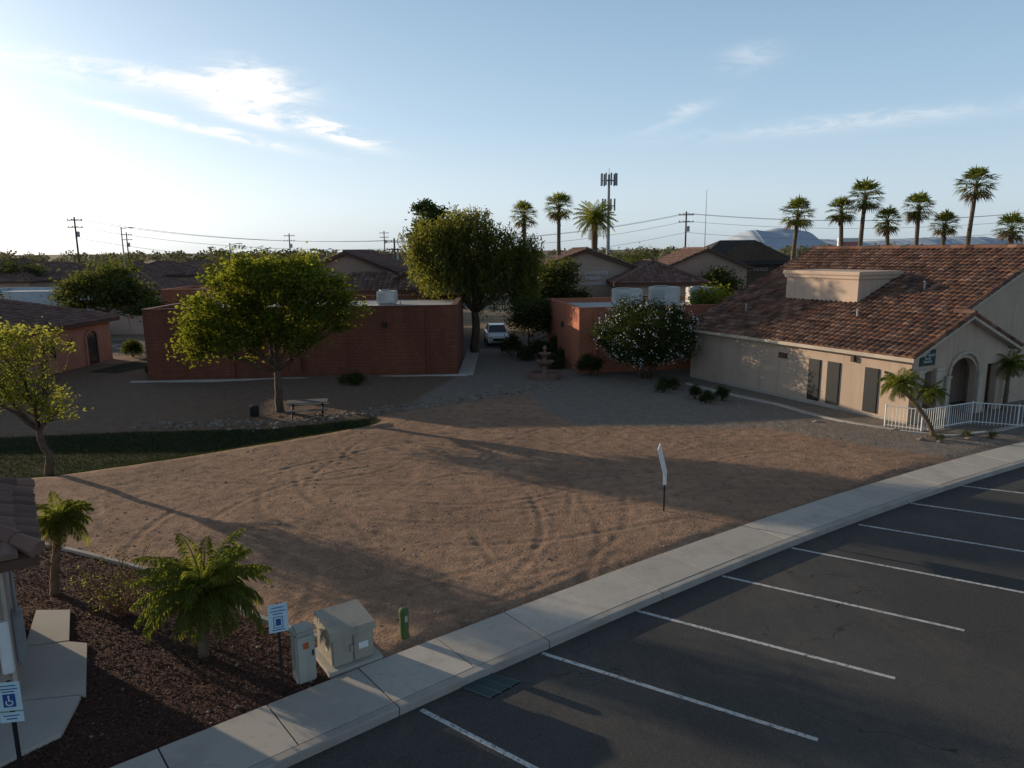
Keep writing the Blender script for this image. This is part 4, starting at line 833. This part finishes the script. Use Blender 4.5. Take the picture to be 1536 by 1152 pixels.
tree('leafy_street_tree',(-39,70,0),[(0,0,4,3.4,2.6,1.9),(-2.6,0,3.3,2,2,1.5),(2.6,0,3.4,2,2,1.5)],9000,.2,L_mid,.22,1.8,clr=.5)
for x,y,s_,h in ((10.5,86,2.6,7.2),(14.0,88,2.4,6.8),(-33,100,3,8),(-52,96,3.2,7),(-27,75,1.6,4.0),(21,74,1.6,5.2),(-22,88,2.4,6.5),(-46,120,4,9),(-44,62.5,1.5,3.2),(-50,68,2.2,4.2),(-34,67.8,1.5,3.2),(-30.5,70,1.5,3.2),(-25,68,1.6,3.4),(-40,100,2.4,5.2),(-19,76,2.0,5.4),(-70,104,3,7.5),(-60,112,2.6,6.5),(-85,110,3,8),(-33,114,2.6,7),(-26,106,2.4,6.6),(20,112,3,7.5),(52,92,3,6.5)):
    tree('street_tree',(x,y,0),[(0,0,h-s_*.8,s_,s_,s_*.8),(-s_*.6,0,h-s_*1.1,s_*.7,s_*.7,s_*.6),(s_*.6,0,h-s_*1.1,s_*.7,s_*.7,s_*.6)],3000,.2,L_dark if R.random()>.75 else L_mid,.2,h*.35,clr=.42)
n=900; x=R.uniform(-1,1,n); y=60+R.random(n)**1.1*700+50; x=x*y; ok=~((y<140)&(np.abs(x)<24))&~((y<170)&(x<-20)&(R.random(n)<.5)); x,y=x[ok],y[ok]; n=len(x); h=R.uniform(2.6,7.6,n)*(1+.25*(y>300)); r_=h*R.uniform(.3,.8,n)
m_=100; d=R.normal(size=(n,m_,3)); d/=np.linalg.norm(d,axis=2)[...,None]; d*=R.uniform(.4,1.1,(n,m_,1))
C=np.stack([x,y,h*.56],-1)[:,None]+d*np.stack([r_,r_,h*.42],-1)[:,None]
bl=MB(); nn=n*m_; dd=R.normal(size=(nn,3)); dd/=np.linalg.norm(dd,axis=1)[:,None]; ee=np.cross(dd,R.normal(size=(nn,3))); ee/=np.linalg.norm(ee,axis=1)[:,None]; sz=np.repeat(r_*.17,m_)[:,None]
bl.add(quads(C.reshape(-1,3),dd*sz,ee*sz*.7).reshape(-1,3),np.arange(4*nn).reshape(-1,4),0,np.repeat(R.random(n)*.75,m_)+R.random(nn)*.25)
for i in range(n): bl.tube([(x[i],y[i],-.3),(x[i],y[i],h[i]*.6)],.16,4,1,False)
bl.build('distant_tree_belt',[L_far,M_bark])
M_pole=mat('wood_pole',(.10,.075,.055))
PL=[(-63.5,108,12.6),(-15.8,100,9.0),(25.6,108,12.6),(78,108,12.5)]
for x,y,h in PL+[(-78,150,11.5),(-45,150,11),(-30,175,12)]:
    s=MB(); s.tube([(0,0,-.3),(0,0,h)],[.17,.11],8,0)
    for z in (h-.5,h-1.5): s.box(-1.1,-.06,z-.06,1.1,.06,z+.06,0); [s.lathe([(.05,0),(.07,.1),(.03,.2)],6,1,(q,0,z+.06)) for q in (-1,-.4,.4,1)]
    s.tube([(.35,0,h-2.9),(.35,0,h-2.1)],.2,10,1); s.build('utility_pole',[M_pole,M_galv],loc=(x,y,0))
for X_,Y_,h in ((-50,95,10.6),(-36.6,96,8.5),(-24,96,7.5)):
    s=MB(); s.tube([(0,0,-.2),(0,0,h)],[.13,.07],8,0); s.tube([(0,0,h-.2),(1.2,0,h-.05)],.04,6,0); s.bbox(1.0,-.12,h-.12,1.6,.12,h-.02,0,.02); s.build('street_lamp_pole',[M_galv],loc=(X_,Y_,0))
wr=MB(); PW=[(-160,112,12)]+PL+[(140,108,12.5)]
for A0,B0 in zip(PW[:-1],PW[1:]):
    for ox,dz in ((-1,-.3),(1,-.3),(0,-1.4),(0,-3.0)):
        t_=np.linspace(0,1,14); sag=1.2*4*t_*(1-t_); P=np.stack([A0[0]+(B0[0]-A0[0])*t_+ox*.3,A0[1]+(B0[1]-A0[1])*t_+ox,A0[2]+dz+(B0[2]-A0[2])*t_-sag],-1); wr.tube(P,.022,4,0,False)
wr.build('overhead_power_lines',[M_galv])
s=MB(); h=22.0; s.tube([(0,0,0),(0,0,h)],[.45,.22],12,0)
for zt in (h-.3,h-5.2):
    s.lathe([(.3,zt-.9),(1.0,zt-.9),(1.0,zt-.82),(.3,zt-.82)],12,0)
    for i in range(9 if zt>20 else 4):
        an=i*2*math.pi/(9 if zt>20 else 6); c_,s_=math.cos(an),math.sin(an); r0=1.55 if zt>20 else 1.2; s.tube([(0,0,zt-.9),(r0*c_,r0*s_,zt-.9)],.05,5,0)
        s.bbox(r0*c_-.16,r0*s_-.12,zt-1.9,r0*c_+.16,r0*s_+.12,zt+.5,0,.03)
s.tube([(0,0,h),(0,0,h+1.2)],.05,5,0); s.build('cell_tower',[mat('tower_grey',(.28,.30,.32))],loc=(19.8,150,0))
s=MB(); s.tube([(0,0,0),(0,0,16)],[.09,.03],6,0); s.build('antenna_mast',[M_galv],loc=(29.5,112,0))
for x,y,h in ((-22.8,49,2.2),(-25.2,52,2.2),(-11.9,57,2.4)):
    s=MB(); s.tube([(0,0,-.1),(0,0,h)],.025,6,0); s.bbox(-.2,-.03,h-.5,.2,-.01,h,1,.005); s.box(-.14,-.035,h-.3,.14,-.031,h-.12,2); s.build('road_sign',[M_darkmetal,M_white,M_blue],loc=(x,y,0))
s=MB(); s.bbox(-1.6,-.25,3.5,1.6,.25,8.5,0,.05); s.tube([(0,0,0),(0,0,3.5)],.2,8,1); s.box(-1.3,-.27,4,1.3,-.255,8,2); s.build('roadside_pylon_sign',[M_white,M_darkmetal,mat('sign_red_band',(.5,.2,.2))],loc=(46,100,0))
def mount(name,pts,Y0,depth,c):
    mb=MB(); pts=np.array(pts,float); xs_=np.linspace(pts[0,0],pts[-1,0],160); zz=np.interp(xs_,pts[:,0],pts[:,1]); zz=zz*(1+.05*(vn(xs_,xs_*0,60,5)-.5)+.1*(vn(xs_,xs_*0,22,6)-.5)); K=12; V=[]
    for j in range(K):
        v=j/(K-1); V+= [(a_,Y0+depth*v+80*(vn(np.array([a_]),np.array([v*300]),120,8)[0]-.5),b_*math.sin(math.pi*min(1,v))**.8*(1+.15*(vn(np.array([a_]),np.array([v*900.]),90,9)[0]-.5))-2) for a_,b_ in zip(xs_,zz)]
    n=160; F=[(j*n+i,j*n+i+1,(j+1)*n+i+1,(j+1)*n+i) for j in range(K-1) for i in range(n-1)]; mb.add(V,F,0,.5); mb.build(name,[c])
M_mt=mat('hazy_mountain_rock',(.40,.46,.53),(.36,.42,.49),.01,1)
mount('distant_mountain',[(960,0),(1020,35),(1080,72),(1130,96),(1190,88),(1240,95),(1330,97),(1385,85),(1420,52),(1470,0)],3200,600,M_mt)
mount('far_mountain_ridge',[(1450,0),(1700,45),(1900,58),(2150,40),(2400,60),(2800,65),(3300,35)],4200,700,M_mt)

# ------------------------------------------------------------------ light & sky
wld=bpy.data.worlds.new('World'); sc.world=wld; wld.use_nodes=True; nt=wld.node_tree; nt.nodes.clear(); t=NT(nt)
sky=t.n('ShaderNodeTexSky',sky_type='NISHITA'); sky.sun_disc=False; sky.sun_elevation=rad(SUN_EL); sky.sun_rotation=rad(SUN_AZ); sky.altitude=300; sky.air_density=1.0; sky.dust_density=2.0; sky.ozone_density=2.0
bw=t.n('ShaderNodeRGBToBW'); t.l(sky.outputs[0],bw.inputs[0]); cbw=t.n('ShaderNodeCombineColor')
for i,k in enumerate((1.0,1.0,.99)): t.l(t.math('MULTIPLY',bw.outputs[0],k),cbw.inputs[i])
skc=t.mix(.72,sky.outputs[0],cbw.outputs[0])
bg=t.n('ShaderNodeBackground'); bg.inputs[1].default_value=.085; t.l(skc,bg.inputs[0])
tc=t.n('ShaderNodeTexCoord').outputs['Generated']; sp=t.n('ShaderNodeSeparateXYZ'); t.l(tc,sp.inputs[0])
gr=ramp(t,sp.outputs[2],[(0,(.45,.54,.60)),(.06,(.41,.53,.63)),(.16,(.26,.43,.60)),(.34,(.15,.30,.48)),(.5,(.055,.11,.19)),(1,(.03,.06,.11))])
b2=t.n('ShaderNodeBackground'); b2.inputs[1].default_value=.92; t.l(gr,b2.inputs[0])
ad=t.n('ShaderNodeAddShader'); t.l(bg.outputs[0],ad.inputs[0]); t.l(b2.outputs[0],ad.inputs[1])
az=t.math('MULTIPLY',t.math('ARCTAN2',sp.outputs[0],sp.outputs[1]),57.2958); el=t.math('MULTIPLY',t.math('ARCSINE',sp.outputs[2]),57.2958)
cb_=t.n('ShaderNodeCombineXYZ'); t.l(az,cb_.inputs[0]); t.l(t.math('MULTIPLY',el,3.6),cb_.inputs[1])
nz=t.noise(cb_.outputs[0],.30,5,.64,dist=.8)
wz=t.math('MULTIPLY',t.math('SUBTRACT',nz,.5),1.2)
tot=None
for a0,e0,La,He,slp,st in ((-18.9,11.3,3.0,1.15,-.02,2.6),(-27,11.5,8,.7,-.07,1.3),(-23,8.6,6.0,.30,-.19,2.0),(-18.8,9.3,2.5,.42,-.2,2.4),(-13.2,8.6,2.7,.50,-.28,3.6),(17.4,13,2.0,.8,.1,.3),(12.6,9.5,2.4,.5,.35,.38),(25,8.3,11,.5,.03,.36)):
    da=t.math('SUBTRACT',az,a0); de=t.math('SUBTRACT',t.math('SUBTRACT',el,e0),t.math('MULTIPLY_ADD',da,slp,wz))
    qa=t.math('DIVIDE',da,La); qa=t.math('MULTIPLY',qa,qa); qe=t.math('DIVIDE',de,He); qe=t.math('MULTIPLY',qe,qe)
    gz=t.math('EXPONENT',t.math('MULTIPLY',t.math('ADD',qa,qe),-1)); gz=t.math('MULTIPLY',gz,st); tot=gz if tot is None else t.math('ADD',tot,gz)
cl_=t.math('MULTIPLY',tot,t.rng(nz,.32,.60)); cl_=t.math('MULTIPLY',cl_,.9,clamp=True)
bc=t.n('ShaderNodeBackground'); bc.inputs[0].default_value=(1.0,.995,.98,1); bc.inputs[1].default_value=1.06
mx=t.n('ShaderNodeMixShader'); t.l(cl_,mx.inputs[0]); t.l(ad.outputs[0],mx.inputs[1]); t.l(bc.outputs[0],mx.inputs[2])
wo=t.n('ShaderNodeOutputWorld'); t.l(mx.outputs[0],wo.inputs[0])
sl=bpy.data.lights.new('sun','SUN'); sl.energy=5.0; sl.angle=rad(.5); sl.color=(1,.80,.57); so=bpy.data.objects.new('sun',sl); COL.objects.link(so)
dv=Vector((math.sin(rad(SUN_AZ))*math.cos(rad(SUN_EL)),math.cos(rad(SUN_AZ))*math.cos(rad(SUN_EL)),math.sin(rad(SUN_EL)))); so.rotation_euler=dv.to_track_quat('Z','Y').to_euler(); so.location=(-30,30,30)
sc.view_settings.view_transform='Standard'; sc.view_settings.look='None'; sc.view_settings.exposure=0
